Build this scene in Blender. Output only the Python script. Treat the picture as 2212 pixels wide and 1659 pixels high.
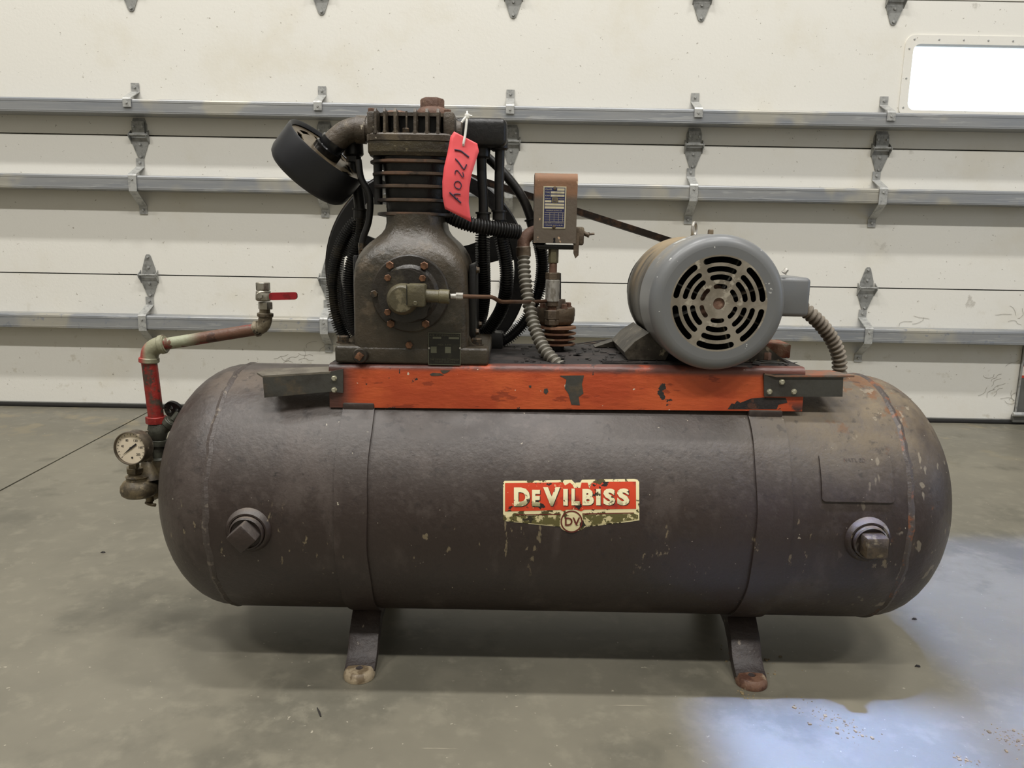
import bpy, bmesh, math, random
from mathutils import Vector, Matrix, geometry
from math import sin, cos, pi, radians, sqrt, atan2

random.seed(7)
for o in list(bpy.data.objects):
    bpy.data.objects.remove(o)
SC = bpy.context.scene
COL = SC.collection
V = Vector

# ------------------------------------------------------------------ camera
F = 1660.0
CX, CY = 1106.0, 829.5
PITCH, ROLL = radians(10.5), 0.018
CAM = V((0.0, -1.488, 0.794))
_f = V((0, cos(PITCH), -sin(PITCH)))
_u0 = V((0, sin(PITCH), cos(PITCH)))
_r0 = V((1, 0, 0))
_r = _r0 * cos(ROLL) + _u0 * sin(ROLL)
_u = _u0 * cos(ROLL) - _r0 * sin(ROLL)
cd = bpy.data.cameras.new('camera')
cam = bpy.data.objects.new('camera', cd)
COL.objects.link(cam)
m = Matrix.Identity(4)
for i in range(3):
    m[i][0], m[i][1], m[i][2], m[i][3] = _r[i], _u[i], -_f[i], CAM[i]
cam.matrix_world = m
cd.sensor_width = 36.0
cd.lens = F / 2212 * 36.0
cd.clip_start = 0.01
SC.camera = cam

# ------------------------------------------------------------------ world, lights, exposure
SC.view_settings.view_transform = 'Standard'
SC.view_settings.look = 'None'
SC.view_settings.gamma = 1.0
SC.view_settings.use_curve_mapping = False
SC.view_settings.exposure = -0.60
w = bpy.data.worlds.new('world')
SC.world = w
w.use_nodes = True
w.node_tree.nodes['Background'].inputs['Color'].default_value = (0.86, 0.93, 1.0, 1)
w.node_tree.nodes['Background'].inputs['Strength'].default_value = 4.0
try:
    SC.cycles.max_bounces = 8
    SC.cycles.diffuse_bounces = 4
    SC.cycles.caustics_reflective = False
    SC.cycles.caustics_refractive = False
    SC.cycles.sample_clamp_indirect = 6.0
except Exception:
    pass


def area(name, loc, target, sx, sy, power, col, spread=180):
    l = bpy.data.lights.new(name, 'AREA')
    l.shape = 'RECTANGLE'
    l.size, l.size_y = sx, sy
    l.energy = power
    l.color = col
    l.spread = radians(spread)
    o = bpy.data.objects.new(name, l)
    COL.objects.link(o)
    o.location = loc
    d = V(target) - V(loc)
    o.rotation_euler = d.to_track_quat('-Z', 'Y').to_euler()
    return o


WARM = (1.0, 0.985, 0.955)
for lx in (-4.2, -1.5, 1.2, 3.9):
    area('ceiling_lamp', (lx, -3.5, 6.95), (lx, -3.5, 0), 1.3, 0.24, 235, WARM)
for lx in (-3.6, -0.7, 2.2):
    area('ceiling_lamp', (lx, -0.28, 6.95), (lx, -0.28, 0), 1.3, 0.24, 225, WARM)
# added narrow overhead beams, shaped into the bluish floor patch at right
BLUE = (0.24, 0.43, 1.0)
area('floor_patch_beam', (0.93, -0.61, 6.9), (0.93, -0.61, 0), 1.15, 0.72, 6.5, BLUE, 1.3)
area('floor_patch_beam', (0.55, -0.57, 6.9), (0.55, -0.57, 0), 0.40, 0.62, 4.0, BLUE, 1.6)
area('floor_patch_beam', (1.28, 0.10, 6.9), (1.28, 0.10, 0), 0.84, 0.90, 5.6, BLUE, 1.3)
# daylight from the open doorway in the right-hand wall
area('doorway_daylight', (5.6, -0.6, 1.6), (0, -0.2, 0.7), 2.0, 2.2, 32, (0.50, 0.68, 1.0))


# ------------------------------------------------------------------ measuring helpers
def ray(px, py):
    return _f + _r * ((px - CX) / F) - _u * ((py - CY) / F)


def at(px, py, Y):
    d = ray(px, py)
    return CAM + d * ((Y - CAM.y) / d.y)


def floor_hit(px, py, z=0.0):
    d = ray(px, py)
    return CAM + d * ((z - CAM.z) / d.z)


def mpp(px, py, Y):
    d = ray(px, py)
    return (Y - CAM.y) / d.y / F


TR, TZ = 0.240, 0.308       # tank radius, axis height (axis along X at Y=0)
TX0, TX1, TDOME = -0.525, 0.690, 0.150


def tank_hit(px, py, off=0.0):
    d = ray(px, py)
    R = TR
    oy, oz = CAM.y, CAM.z - TZ
    a = d.y ** 2 + d.z ** 2
    b = 2 * (oy * d.y + oz * d.z)
    c = oy ** 2 + oz ** 2 - R * R
    t = (-b - sqrt(max(b * b - 4 * a * c, 0))) / (2 * a)
    p = CAM + d * t
    n = V((0, p.y, p.z - TZ)).normalized()
    return p + n * off


def tank_n(p):
    return V((0, p.y, p.z - TZ)).normalized()


# ------------------------------------------------------------------ materials
def lin(c):
    return tuple(((x / 255) / 12.92 if x / 255 <= 0.04045 else ((x / 255 + 0.055) / 1.055) ** 2.4) for x in c) + (1,)


def mat(name, col, rough=0.5, metal=0.0, layers=(), bump=0.0, bscale=60, spec=0.5, bstretch=(1, 1, 1), coat=0.0, bdetail=3):
    """col sRGB 0..255. layers: dicts scale, lo, hi, col, [rough, detail, masks, stretch, amt, kind]."""
    mt = bpy.data.materials.new(name)
    mt.use_nodes = True
    nt = mt.node_tree
    N, L = nt.nodes, nt.links
    b = N['Principled BSDF']
    b.inputs['Roughness'].default_value = rough
    b.inputs['Metallic'].default_value = metal
    b.inputs['Specular IOR Level'].default_value = spec
    b.inputs['Base Color'].default_value = lin(col)
    if coat:
        b.inputs['Coat Weight'].default_value = coat
        b.inputs['Coat Roughness'].default_value = 0.25
    mt.diffuse_color = lin(col)
    if not layers and not bump:
        return mt
    tc = N.new('ShaderNodeTexCoord')
    sep = N.new('ShaderNodeSeparateXYZ')
    L.new(tc.outputs['Object'], sep.inputs[0])
    geo = N.new('ShaderNodeNewGeometry')
    nsep = N.new('ShaderNodeSeparateXYZ')      # N: how far a surface faces up; drives dust and painted top light
    L.new(geo.outputs['Normal'], nsep.inputs[0])
    csock = None
    rsock = None

    def noise(scale, detail, stretch, kind='noise', seed=0.0):
        mp = N.new('ShaderNodeMapping')
        L.new(tc.outputs['Object'], mp.inputs[0])
        mp.inputs['Scale'].default_value = stretch
        mp.inputs['Location'].default_value = (seed * 1.7, seed * 3.1, seed * 0.9)
        if kind == 'voronoi':
            n = N.new('ShaderNodeTexVoronoi')
            n.inputs['Scale'].default_value = scale
            L.new(mp.outputs[0], n.inputs['Vector'])
            return n.outputs['Distance']
        n = N.new('ShaderNodeTexNoise')
        n.inputs['Scale'].default_value = scale
        n.inputs['Detail'].default_value = detail
        n.inputs['Roughness'].default_value = 0.62
        L.new(mp.outputs[0], n.inputs['Vector'])
        return n.outputs[0]

    for i, ly in enumerate(layers):
        src = noise(ly['scale'], ly.get('detail', 4), ly.get('stretch', (1, 1, 1)), ly.get('kind', 'noise'), ly.get('seed', i + 1))
        mr = N.new('ShaderNodeMapRange')
        mr.interpolation_type = 'SMOOTHSTEP'
        kk = 0.93 if ly['lo'] > 0.655 else (0.78 if ly['lo'] > 0.5 else 0.9)
        mr.inputs['From Min'].default_value = 0.5 + (ly['lo'] - 0.5) * kk
        mr.inputs['From Max'].default_value = 0.5 + (ly['hi'] - 0.5) * kk
        L.new(src, mr.inputs['Value'])
        fac = mr.outputs[0]
        for (ax, a, bb) in ly.get('masks', ()):
            mk = N.new('ShaderNodeMapRange')
            mk.interpolation_type = 'SMOOTHSTEP'
            if a < bb:
                mk.inputs['From Min'].default_value = a
                mk.inputs['From Max'].default_value = bb
            else:
                mk.inputs['From Min'].default_value = bb
                mk.inputs['From Max'].default_value = a
                mk.inputs['To Min'].default_value = 1
                mk.inputs['To Max'].default_value = 0
            L.new(nsep.outputs[2] if ax == 'N' else sep.outputs['XYZ'.index(ax)], mk.inputs['Value'])
            mul = N.new('ShaderNodeMath')
            mul.operation = 'MULTIPLY'
            L.new(fac, mul.inputs[0])
            L.new(mk.outputs[0], mul.inputs[1])
            fac = mul.outputs[0]
        if ly.get('amt', 1) != 1:
            mul = N.new('ShaderNodeMath')
            mul.operation = 'MULTIPLY'
            L.new(fac, mul.inputs[0])
            mul.inputs[1].default_value = ly['amt']
            fac = mul.outputs[0]
        mx = N.new('ShaderNodeMix')
        mx.data_type = 'RGBA'
        L.new(fac, mx.inputs[0])
        if csock is None:
            mx.inputs[6].default_value = lin(col)
        else:
            L.new(csock, mx.inputs[6])
        mx.inputs[7].default_value = lin(ly['col'])
        csock = mx.outputs[2]
        if 'rough' in ly:
            mf = N.new('ShaderNodeMix')
            mf.data_type = 'FLOAT'
            L.new(fac, mf.inputs[0])
            if rsock is None:
                mf.inputs[2].default_value = rough
            else:
                L.new(rsock, mf.inputs[2])
            mf.inputs[3].default_value = ly['rough']
            rsock = mf.outputs[0]
    if csock:
        L.new(csock, b.inputs['Base Color'])
    if rsock:
        L.new(rsock, b.inputs['Roughness'])
    if bump:
        src = noise(bscale, bdetail, bstretch, 'noise', 9.3)
        bp = N.new('ShaderNodeBump')
        bp.inputs['Strength'].default_value = bump
        bp.inputs['Distance'].default_value = 0.004
        L.new(src, bp.inputs['Height'])
        L.new(bp.outputs[0], b.inputs['Normal'])
    return mt


RUST = (120, 66, 34)
M = {}
M['floor'] = mat('concrete', (103, 99, 87), 0.40, layers=[
    dict(scale=1.1, lo=0.35, hi=0.68, col=(120, 115, 101), detail=6),
    dict(scale=3.0, lo=0.52, hi=0.70, col=(90, 87, 76), detail=8, amt=0.75, rough=0.5),
    dict(scale=22, lo=0.50, hi=0.72, col=(128, 123, 108), detail=6, amt=0.5),
    dict(scale=6.0, lo=0.56, hi=0.66, col=(132, 121, 96), detail=8, amt=0.6, masks=[('Y', 1.1, 1.8)]),
    dict(scale=75, lo=0.72, hi=0.76, col=(176, 168, 150), detail=3, amt=0.7),
    dict(scale=9, lo=0.70, hi=0.74, col=(168, 160, 140), detail=6, stretch=(0.22, 6, 1), amt=0.7, masks=[('Y', -0.2, -0.3)]),
], bump=0.10, bscale=26, bdetail=6)
M['joint'] = mat('joint_filler', (58, 56, 50), 0.9)
M['door'] = mat('door_paint', (223, 220, 211), 0.55, layers=[
    dict(scale=2.2, lo=0.5, hi=0.75, col=(214, 208, 192), detail=5, amt=0.7),
    dict(scale=14, lo=0.62, hi=0.74, col=(186, 178, 158), detail=8, amt=0.55, masks=[('Z', 0.75, 0.1)]),
    dict(scale=9, lo=0.66, hi=0.72, col=(150, 142, 128), detail=9, amt=0.5, masks=[('X', 1.2, 2.1)]),
    dict(scale=60, lo=0.73, hi=0.77, col=(140, 132, 116), detail=2, amt=0.7),
], bump=0.12, bscale=70)
M['wall'] = mat('painted_block', (160, 158, 152), 0.8, layers=[dict(scale=3, lo=0.4, hi=0.7, col=(100, 97, 92))])
M['ceiling'] = mat('ceiling_sheet', (190, 188, 182), 0.8, layers=[dict(scale=3, lo=0.4, hi=0.7, col=(178, 176, 170))])
M['galv'] = mat('galvanised_steel', (150, 151, 151), 0.38, 0.35, layers=[
    dict(scale=5, lo=0.4, hi=0.68, col=(132, 135, 139), detail=5, stretch=(0.3, 1, 5), rough=0.46),
    dict(scale=40, lo=0.60, hi=0.68, col=(186, 186, 183), detail=3, stretch=(0.12, 1, 1.6), amt=0.4),
    dict(scale=3, lo=0.56, hi=0.68, col=(184, 176, 154), detail=3, amt=0.5),
    dict(scale=30, lo=0.60, hi=0.68, col=(132, 136, 142), detail=5, masks=[('Z', 0.6, 0.5)], amt=0.8),
], bump=0.05, bscale=40)
M['zinc'] = mat('zinc_hardware', (176, 176, 172), 0.42, 0.35, layers=[
    dict(scale=60, lo=0.45, hi=0.7, col=(146, 146, 144))])
M['hinge'] = mat('dull_hinge_steel', (150, 150, 146), 0.45, 0.35, layers=[
    dict(scale=60, lo=0.45, hi=0.7, col=(120, 120, 116))])
M['cobweb'] = mat('dusty_cobweb', (120, 112, 98), 0.9)
M['rubber'] = mat('black_seal', (34, 32, 30), 0.7)
M['tank'] = mat('tank_paint', (53, 43, 39), 0.40, layers=[
    dict(scale=3.5, lo=0.42, hi=0.66, col=(50, 40, 36), detail=6),
    dict(scale=4, lo=0.25, hi=0.60, col=(79, 73, 69), detail=7, masks=[('N', 0.05, 0.75)], amt=0.9, rough=0.5),  # upward faces greyer: dust plus the shell's top-to-bottom light put into the colour
    dict(scale=9, lo=0.55, hi=0.70, col=(84, 75, 70), detail=7, stretch=(1, 1, 0.45), amt=0.5),
    dict(scale=5, lo=0.30, hi=0.62, col=(122, 108, 86), detail=7, masks=[('X', 0.30, 0.64), ('N', 0.25, 0.85)], amt=0.9, rough=0.75),
    dict(scale=6, lo=0.45, hi=0.60, col=(112, 100, 88), detail=7, masks=[('X', -0.1, -0.5), ('N', 0.75, 0.97)], amt=0.6, rough=0.65),
    dict(scale=13, lo=0.55, hi=0.64, col=(112, 78, 52), detail=8, masks=[('X', 0.44, 0.58), ('Z', 0.44, 0.51)], rough=0.85, amt=0.85),
    dict(scale=24, lo=0.66, hi=0.72, col=(104, 70, 48), detail=6, masks=[('X', 0.55, 0.70)], rough=0.85, amt=0.8),
    dict(scale=30, lo=0.66, hi=0.69, col=(158, 148, 130), detail=2, masks=[('X', 0.52, 0.68)], stretch=(1.4, 1, 0.8), amt=0.45),
    dict(scale=55, lo=0.66, hi=0.70, col=(150, 136, 108), detail=4, stretch=(1, 1, 0.45), masks=[('Z', 0.36, 0.32), ('Z', 0.20, 0.26)], amt=0.55),
    dict(scale=70, lo=0.50, hi=0.66, col=(90, 82, 77), detail=6, masks=[('N', -0.2, 0.5)], amt=0.35),
    dict(scale=46, lo=0.60, hi=0.72, col=(40, 34, 32), detail=6, amt=0.5),
    dict(scale=110, lo=0.755, hi=0.78, col=(172, 164, 146), detail=2, amt=0.8),
    dict(scale=34, lo=0.70, hi=0.725, col=(34, 30, 28), detail=6, amt=0.8),
], bump=0.26, bscale=120, bdetail=7)
M['tank_seam'] = mat('weld_seam_paint', (72, 64, 60), 0.5, layers=[
    dict(scale=60, lo=0.60, hi=0.70, col=(120, 110, 98), detail=4, amt=0.7), dict(scale=30, lo=0.55, hi=0.66, col=(120, 72, 44), detail=4, masks=[('X', 0.5, 0.6)])], bump=0.5, bscale=90)
M['foot_worn'] = mat('worn_foot', (164, 148, 122), 0.5, layers=[
    dict(scale=40, lo=0.45, hi=0.62, col=(112, 96, 74), detail=6), dict(scale=90, lo=0.66, hi=0.7, col=(210, 200, 180))], bump=0.4, bscale=80)
M['foot_rust'] = mat('rusty_foot', (112, 82, 64), 0.6, layers=[
    dict(scale=40, lo=0.45, hi=0.62, col=(78, 50, 38), detail=6), dict(scale=25, lo=0.50, hi=0.60, col=(158, 140, 116), detail=5)], bump=0.5, bscale=80)
M['orange'] = mat('orange_paint', (196, 88, 46), 0.42, layers=[
    dict(scale=5, lo=0.40, hi=0.62, col=(174, 70, 36), detail=6, stretch=(0.6, 1, 1)),
    dict(scale=7, lo=0.5, hi=0.7, col=(206, 98, 52), detail=5, amt=0.6),
    dict(scale=30, lo=0.60, hi=0.66, col=(112, 40, 22), detail=8, stretch=(0.5, 1, 1.6), amt=0.6),
    dict(scale=11, lo=0.655, hi=0.67, col=(44, 42, 40), detail=5, rough=0.6),
    dict(scale=26, lo=0.70, hi=0.71, col=(40, 38, 36), detail=4, rough=0.6),
    dict(scale=14, lo=0.42, hi=0.5, col=(44, 41, 39), detail=8, masks=[('X', 0.40, 0.47), ('Z', 0.535, 0.505)], rough=0.6),
    dict(scale=9, lo=0.35, hi=0.5, col=(70, 58, 56), detail=7, masks=[('Z', 0.564, 0.574)], amt=0.85),
    dict(scale=10, lo=0.3, hi=0.5, col=(50, 44, 42), detail=5, masks=[('X', -0.26, -0.31)], amt=0.9),
    dict(scale=90, lo=0.80, hi=0.82, col=(210, 190, 168), detail=1),
], bump=0.35, bscale=60, bstretch=(0.5, 1, 1.6), bdetail=6)
M['deck'] = mat('dirty_deck', (35, 31, 30), 0.75, layers=[
    dict(scale=14, lo=0.45, hi=0.62, col=(50, 43, 40), detail=8), dict(scale=40, lo=0.6, hi=0.66, col=(26, 24, 24), detail=6),
    dict(scale=30, lo=0.62, hi=0.68, col=(98, 60, 42), detail=6, masks=[('X', 0.35, 0.5)])], bump=0.8, bscale=50, bdetail=6)
M['bracket'] = mat('dark_bracket', (66, 65, 60), 0.5, layers=[
    dict(scale=14, lo=0.45, hi=0.65, col=(52, 49, 44), detail=6), dict(scale=10, lo=0.55, hi=0.68, col=(96, 82, 62), detail=6, amt=0.7)], bump=0.2, bscale=80)
M['bracket_dusty'] = mat('dusty_rusty_top', (112, 88, 72), 0.75, layers=[
    dict(scale=30, lo=0.45, hi=0.62, col=(132, 84, 62), detail=7), dict(scale=18, lo=0.55, hi=0.66, col=(92, 88, 80), detail=5)], bump=0.4, bscale=80)
M['bracket_top'] = mat('pale_bracket_top', (104, 98, 86), 0.7, layers=[  # paler than the bracket face
    dict(scale=20, lo=0.45, hi=0.62, col=(84, 78, 68), detail=7)], bump=0.3, bscale=80)
M['cast'] = mat('oily_cast_iron', (68, 59, 47), 0.34, layers=[
    dict(scale=7, lo=0.40, hi=0.64, col=(54, 49, 40), detail=7),
    dict(scale=13, lo=0.55, hi=0.68, col=(96, 84, 68), detail=7, amt=0.7),
    dict(scale=5, lo=0.50, hi=0.66, col=(88, 84, 78), detail=6, amt=0.8, masks=[('Z', 0.75, 0.80)]),
], bump=0.45, bscale=110, bdetail=5)
M['cover'] = mat('dark_cover_iron', (50, 44, 37), 0.40, layers=[
    dict(scale=16, lo=0.42, hi=0.64, col=(38, 34, 30), detail=6), dict(scale=10, lo=0.56, hi=0.68, col=(80, 74, 60), detail=5, amt=0.7)], bump=0.3, bscale=120)
M['cap'] = mat('olive_cap', (98, 92, 68), 0.45, layers=[
    dict(scale=16, lo=0.42, hi=0.64, col=(78, 72, 54), detail=6), dict(scale=40, lo=0.6, hi=0.7, col=(124, 116, 92), detail=5, amt=0.6)], bump=0.25, bscale=130)
M['fin'] = mat('fin_iron', (34, 28, 25), 0.42, layers=[
    dict(scale=14, lo=0.35, hi=0.5, col=(84, 70, 58), detail=5, masks=[('Y', -0.103, -0.111)]),  # brownish front rims, painted lighter as if lit
    dict(scale=24, lo=0.52, hi=0.64, col=(104, 80, 64), detail=4, stretch=(0.6, 1, 1), masks=[('Y', -0.103, -0.111)])], bump=0.2, bscale=90)
M['black_iron'] = mat('black_iron', (17, 16, 16), 0.40, layers=[
    dict(scale=20, lo=0.45, hi=0.68, col=(28, 26, 24), detail=5)], bump=0.2, bscale=90)
M['head'] = mat('head_iron', (82, 72, 60), 0.45, layers=[
    dict(scale=10, lo=0.40, hi=0.64, col=(62, 55, 47), detail=7), dict(scale=24, lo=0.56, hi=0.68, col=(104, 92, 74), detail=6, amt=0.8),
    dict(scale=70, lo=0.70, hi=0.73, col=(190, 180, 160), detail=2, amt=0.8)], bump=0.5, bscale=110, bdetail=5)
M['gasket'] = mat('oily_gasket', (74, 66, 48), 0.35, layers=[
    dict(scale=14, lo=0.42, hi=0.60, col=(54, 48, 38), detail=7, stretch=(0.5, 1, 2)), dict(scale=40, lo=0.6, hi=0.68, col=(106, 96, 74), detail=5)], bump=0.7, bscale=90, bdetail=5)
M['rustbrown'] = mat('brown_rusted_cap', (112, 84, 68), 0.7, layers=[
    dict(scale=30, lo=0.42, hi=0.62, col=(92, 66, 52), detail=6), dict(scale=60, lo=0.6, hi=0.7, col=(134, 108, 90), detail=4)], bump=0.4, bscale=110)
M['rustblock'] = mat('rusty_block', (128, 96, 76), 0.75, layers=[
    dict(scale=24, lo=0.42, hi=0.62, col=(116, 62, 42), detail=7), dict(scale=40, lo=0.56, hi=0.66, col=(140, 126, 108), detail=5)], bump=0.5, bscale=90)
M['copper_bolt'] = mat('coppery_bolt', (124, 88, 64), 0.40, 0.4, layers=[
    dict(scale=160, lo=0.45, hi=0.62, col=(92, 64, 46), detail=3)])
M['dark_bolt'] = mat('dark_bolt', (60, 55, 48), 0.4, 0.4, layers=[
    dict(scale=160, lo=0.45, hi=0.62, col=(96, 78, 58), detail=3)])
M['brass_bolt'] = mat('pale_zinc_bolt', (176, 172, 152), 0.45, 0.4, layers=[
    dict(scale=160, lo=0.45, hi=0.62, col=(140, 136, 112), detail=3)])
M['copper'] = mat('copper_tube', (104, 78, 60), 0.35, 0.6, layers=[
    dict(scale=30, lo=0.45, hi=0.65, col=(92, 68, 54), detail=4)])
M['pipe_black'] = mat('black_pipe', (23, 22, 21), 0.42, layers=[
    dict(scale=26, lo=0.45, hi=0.66, col=(36, 33, 30), detail=5)], bump=0.15, bscale=90)
M['finned'] = mat('finned_tube', (18, 17, 16), 0.5, layers=[
    dict(scale=18, lo=0.48, hi=0.66, col=(74, 66, 50), detail=5, masks=[('X', -0.25, -0.33)])])
M['filter'] = mat('black_filter_can', (22, 23, 27), 0.45, layers=[
    dict(scale=10, lo=0.45, hi=0.66, col=(28, 29, 33), detail=5)], bump=0.04, bscale=60)
M['filter_face'] = mat('dusty_filter_face', (104, 92, 72), 0.35, 0.5, layers=[
    dict(scale=24, lo=0.45, hi=0.62, col=(86, 74, 58), detail=6), dict(scale=12, lo=0.6, hi=0.68, col=(160, 150, 130), detail=4)], bump=0.3, bscale=60)
M['gloss_black'] = mat('glossy_black', (14, 14, 15), 0.18)
M['motor_grey'] = mat('motor_grey', (112, 113, 113), 0.36, layers=[
    dict(scale=9, lo=0.5, hi=0.72, col=(108, 110, 112), detail=6),
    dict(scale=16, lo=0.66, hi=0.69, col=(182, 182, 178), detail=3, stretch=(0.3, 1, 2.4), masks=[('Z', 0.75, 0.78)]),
    dict(scale=9, lo=0.36, hi=0.6, col=(140, 128, 108), detail=7, masks=[('Y', -0.172, -0.13), ('Z', 0.74, 0.80)], rough=0.6),
    dict(scale=80, lo=0.735, hi=0.76, col=(196, 196, 192), detail=2)], bump=0.03, bscale=60)
M['grille'] = mat('dusty_grille', (150, 142, 128), 0.42, 0.2, layers=[
    dict(scale=20, lo=0.42, hi=0.64, col=(124, 116, 102), detail=6), dict(scale=50, lo=0.6, hi=0.7, col=(172, 164, 148), detail=4)])
M['motor_body'] = mat('dusty_motor_body', (84, 80, 72), 0.5, layers=[
    dict(scale=10, lo=0.42, hi=0.62, col=(60, 56, 50), detail=7, stretch=(1, 2.2, 0.6)),
    dict(scale=9, lo=0.46, hi=0.62, col=(122, 106, 82), detail=7, stretch=(1, 2.2, 0.6), masks=[('Z', 0.66, 0.76)], rough=0.7),
    dict(scale=7, lo=0.4, hi=0.6, col=(136, 120, 94), detail=6, masks=[('Z', 0.74, 0.80)], rough=0.75)], bump=0.2, bscale=70)
M['motor_foot'] = mat('dusty_steel_foot', (92, 86, 76), 0.36, 0.4, layers=[
    dict(scale=16, lo=0.38, hi=0.58, col=(52, 47, 41), detail=6), dict(scale=30, lo=0.6, hi=0.7, col=(136, 126, 108), detail=4)], bump=0.2, bscale=70)
M['conduit'] = mat('grey_conduit', (122, 118, 108), 0.5, layers=[
    dict(scale=20, lo=0.45, hi=0.66, col=(98, 92, 82), detail=5)])
M['conduit_dusty'] = mat('dusty_conduit', (124, 115, 102), 0.7, layers=[
    dict(scale=20, lo=0.45, hi=0.66, col=(98, 88, 76), detail=5)], bump=0.2, bscale=90)
M['switch'] = mat('switch_cover_paint', (98, 88, 76), 0.55, layers=[
    dict(scale=14, lo=0.46, hi=0.66, col=(92, 78, 66), detail=6),
    dict(scale=9, lo=0.25, hi=0.5, col=(134, 98, 72), detail=6, masks=[('Z', 0.872, 0.888)], rough=0.75),
    dict(scale=9, lo=0.3, hi=0.55, col=(92, 72, 56), detail=6, masks=[('Z', 0.782, 0.768)]),
    dict(scale=50, lo=0.70, hi=0.72, col=(190, 160, 130), detail=2)], bump=0.15, bscale=110)
M['fitting'] = mat('brown_fitting', (98, 84, 68), 0.55, 0.2, layers=[
    dict(scale=30, lo=0.42, hi=0.62, col=(78, 66, 54), detail=5), dict(scale=50, lo=0.6, hi=0.7, col=(124, 110, 90), detail=4)], bump=0.25, bscale=130)
M['rust_disc'] = mat('rusty_fins', (118, 84, 60), 0.7, layers=[
    dict(scale=26, lo=0.42, hi=0.62, col=(96, 64, 46), detail=6), dict(scale=40, lo=0.58, hi=0.68, col=(128, 110, 86), detail=4)], bump=0.3, bscale=110)
M['plug_tan'] = mat('dirty_tan_plug', (84, 72, 56), 0.55, layers=[
    dict(scale=40, lo=0.42, hi=0.62, col=(62, 52, 42), detail=6), dict(scale=60, lo=0.58, hi=0.68, col=(112, 100, 76), detail=4)], bump=0.4, bscale=110)
M['leg'] = mat('leg_paint', (46, 37, 34), 0.5, layers=[
    dict(scale=20, lo=0.45, hi=0.66, col=(60, 50, 46), detail=6), dict(scale=60, lo=0.66, hi=0.72, col=(120, 110, 98), detail=3)], bump=0.3, bscale=110)
M['steel'] = mat('bright_steel', (176, 172, 164), 0.35, 0.3, layers=[
    dict(scale=50, lo=0.45, hi=0.66, col=(132, 126, 116), detail=5, stretch=(3, 1, 1))])
M['valve'] = mat('nickel_valve', (170, 165, 152), 0.35, 0.7, layers=[
    dict(scale=60, lo=0.45, hi=0.66, col=(128, 122, 108), detail=5)])
M['red_lever'] = mat('red_lever', (150, 28, 36), 0.4, layers=[
    dict(scale=60, lo=0.55, hi=0.7, col=(120, 22, 28), detail=5)])
M['pipe_red'] = mat('red_painted_pipe', (150, 44, 36), 0.5, layers=[
    dict(scale=14, lo=0.42, hi=0.6, col=(126, 30, 26), detail=6), dict(scale=16, lo=0.46, hi=0.54, col=(70, 60, 50), detail=6, masks=[('X', -0.716, -0.706)]),
    dict(scale=36, lo=0.62, hi=0.66, col=(70, 52, 44), detail=6)], bump=0.3, bscale=90)
M['pipe_green'] = mat('worn_painted_pipe', (100, 70, 54), 0.5, layers=[
    dict(scale=22, lo=0.46, hi=0.50, col=(152, 152, 126), detail=5, masks=[('Z', 0.655, 0.668)]),
    dict(scale=14, lo=0.40, hi=0.44, col=(150, 152, 128), detail=5, masks=[('X', -0.60, -0.64)]),
    dict(scale=30, lo=0.60, hi=0.64, col=(120, 40, 34), detail=5), dict(scale=30, lo=0.62, hi=0.66, col=(74, 50, 40), detail=5, seed=5)], bump=0.3, bscale=90)
M['elbow_mix'] = mat('red_and_green_elbow', (140, 138, 114), 0.5, layers=[
    dict(scale=16, lo=0.34, hi=0.40, col=(156, 62, 56), detail=4, masks=[('X', -0.708, -0.722)]),
    dict(scale=40, lo=0.58, hi=0.66, col=(96, 84, 66), detail=5)], bump=0.3, bscale=90)
M['elbow_grey'] = mat('dirty_elbow', (126, 116, 96), 0.5, 0.2, layers=[
    dict(scale=34, lo=0.45, hi=0.6, col=(86, 76, 60), detail=6), dict(scale=40, lo=0.62, hi=0.68, col=(50, 44, 36), detail=5)], bump=0.35, bscale=100)
M['valve_dark'] = mat('grey_green_valve', (72, 72, 62), 0.5, 0.2, layers=[
    dict(scale=30, lo=0.45, hi=0.62, col=(54, 53, 46), detail=5)], bump=0.25, bscale=110)
M['brass_dirty'] = mat('dirty_brass', (104, 92, 70), 0.5, 0.3, layers=[
    dict(scale=22, lo=0.42, hi=0.62, col=(70, 62, 50), detail=6), dict(scale=30, lo=0.58, hi=0.68, col=(130, 116, 90), detail=4)], bump=0.25, bscale=110)
M['gauge_case'] = mat('gauge_case', (96, 86, 72), 0.45, 0.4, layers=[
    dict(scale=30, lo=0.45, hi=0.62, col=(70, 62, 52), detail=5), dict(scale=40, lo=0.6, hi=0.7, col=(150, 138, 116))])
M['dial'] = mat('dial_face', (222, 208, 184), 0.4, layers=[
    dict(scale=30, lo=0.62, hi=0.74, col=(176, 156, 126), detail=4)])
M['ink'] = mat('black_ink', (34, 30, 28), 0.6)
M['belt'] = mat('belt_rubber', (40, 32, 27), 0.55, layers=[
    dict(scale=40, lo=0.5, hi=0.66, col=(82, 58, 42), detail=5)])
M['tag'] = mat('red_tag_paper', (232, 84, 88), 0.5, layers=[
    dict(scale=14, lo=0.4, hi=0.7, col=(238, 96, 100), detail=3)])
M['tie'] = mat('white_nylon', (236, 234, 226), 0.35)
M['marker'] = mat('marker_ink', (52, 34, 58), 0.6)
M['cream'] = mat('decal_cream', (226, 214, 168), 0.4, layers=[
    dict(scale=60, lo=0.57, hi=0.60, col=(78, 72, 40), detail=5), dict(scale=40, lo=0.63, hi=0.66, col=(40, 34, 28), detail=5)])
M['letter'] = mat('decal_letter', (232, 222, 180), 0.4, layers=[
    dict(scale=70, lo=0.49, hi=0.53, col=(104, 98, 58), detail=5, masks=[('Z', 0.372, 0.345)]), dict(scale=60, lo=0.62, hi=0.65, col=(60, 52, 34), detail=5)])
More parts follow.
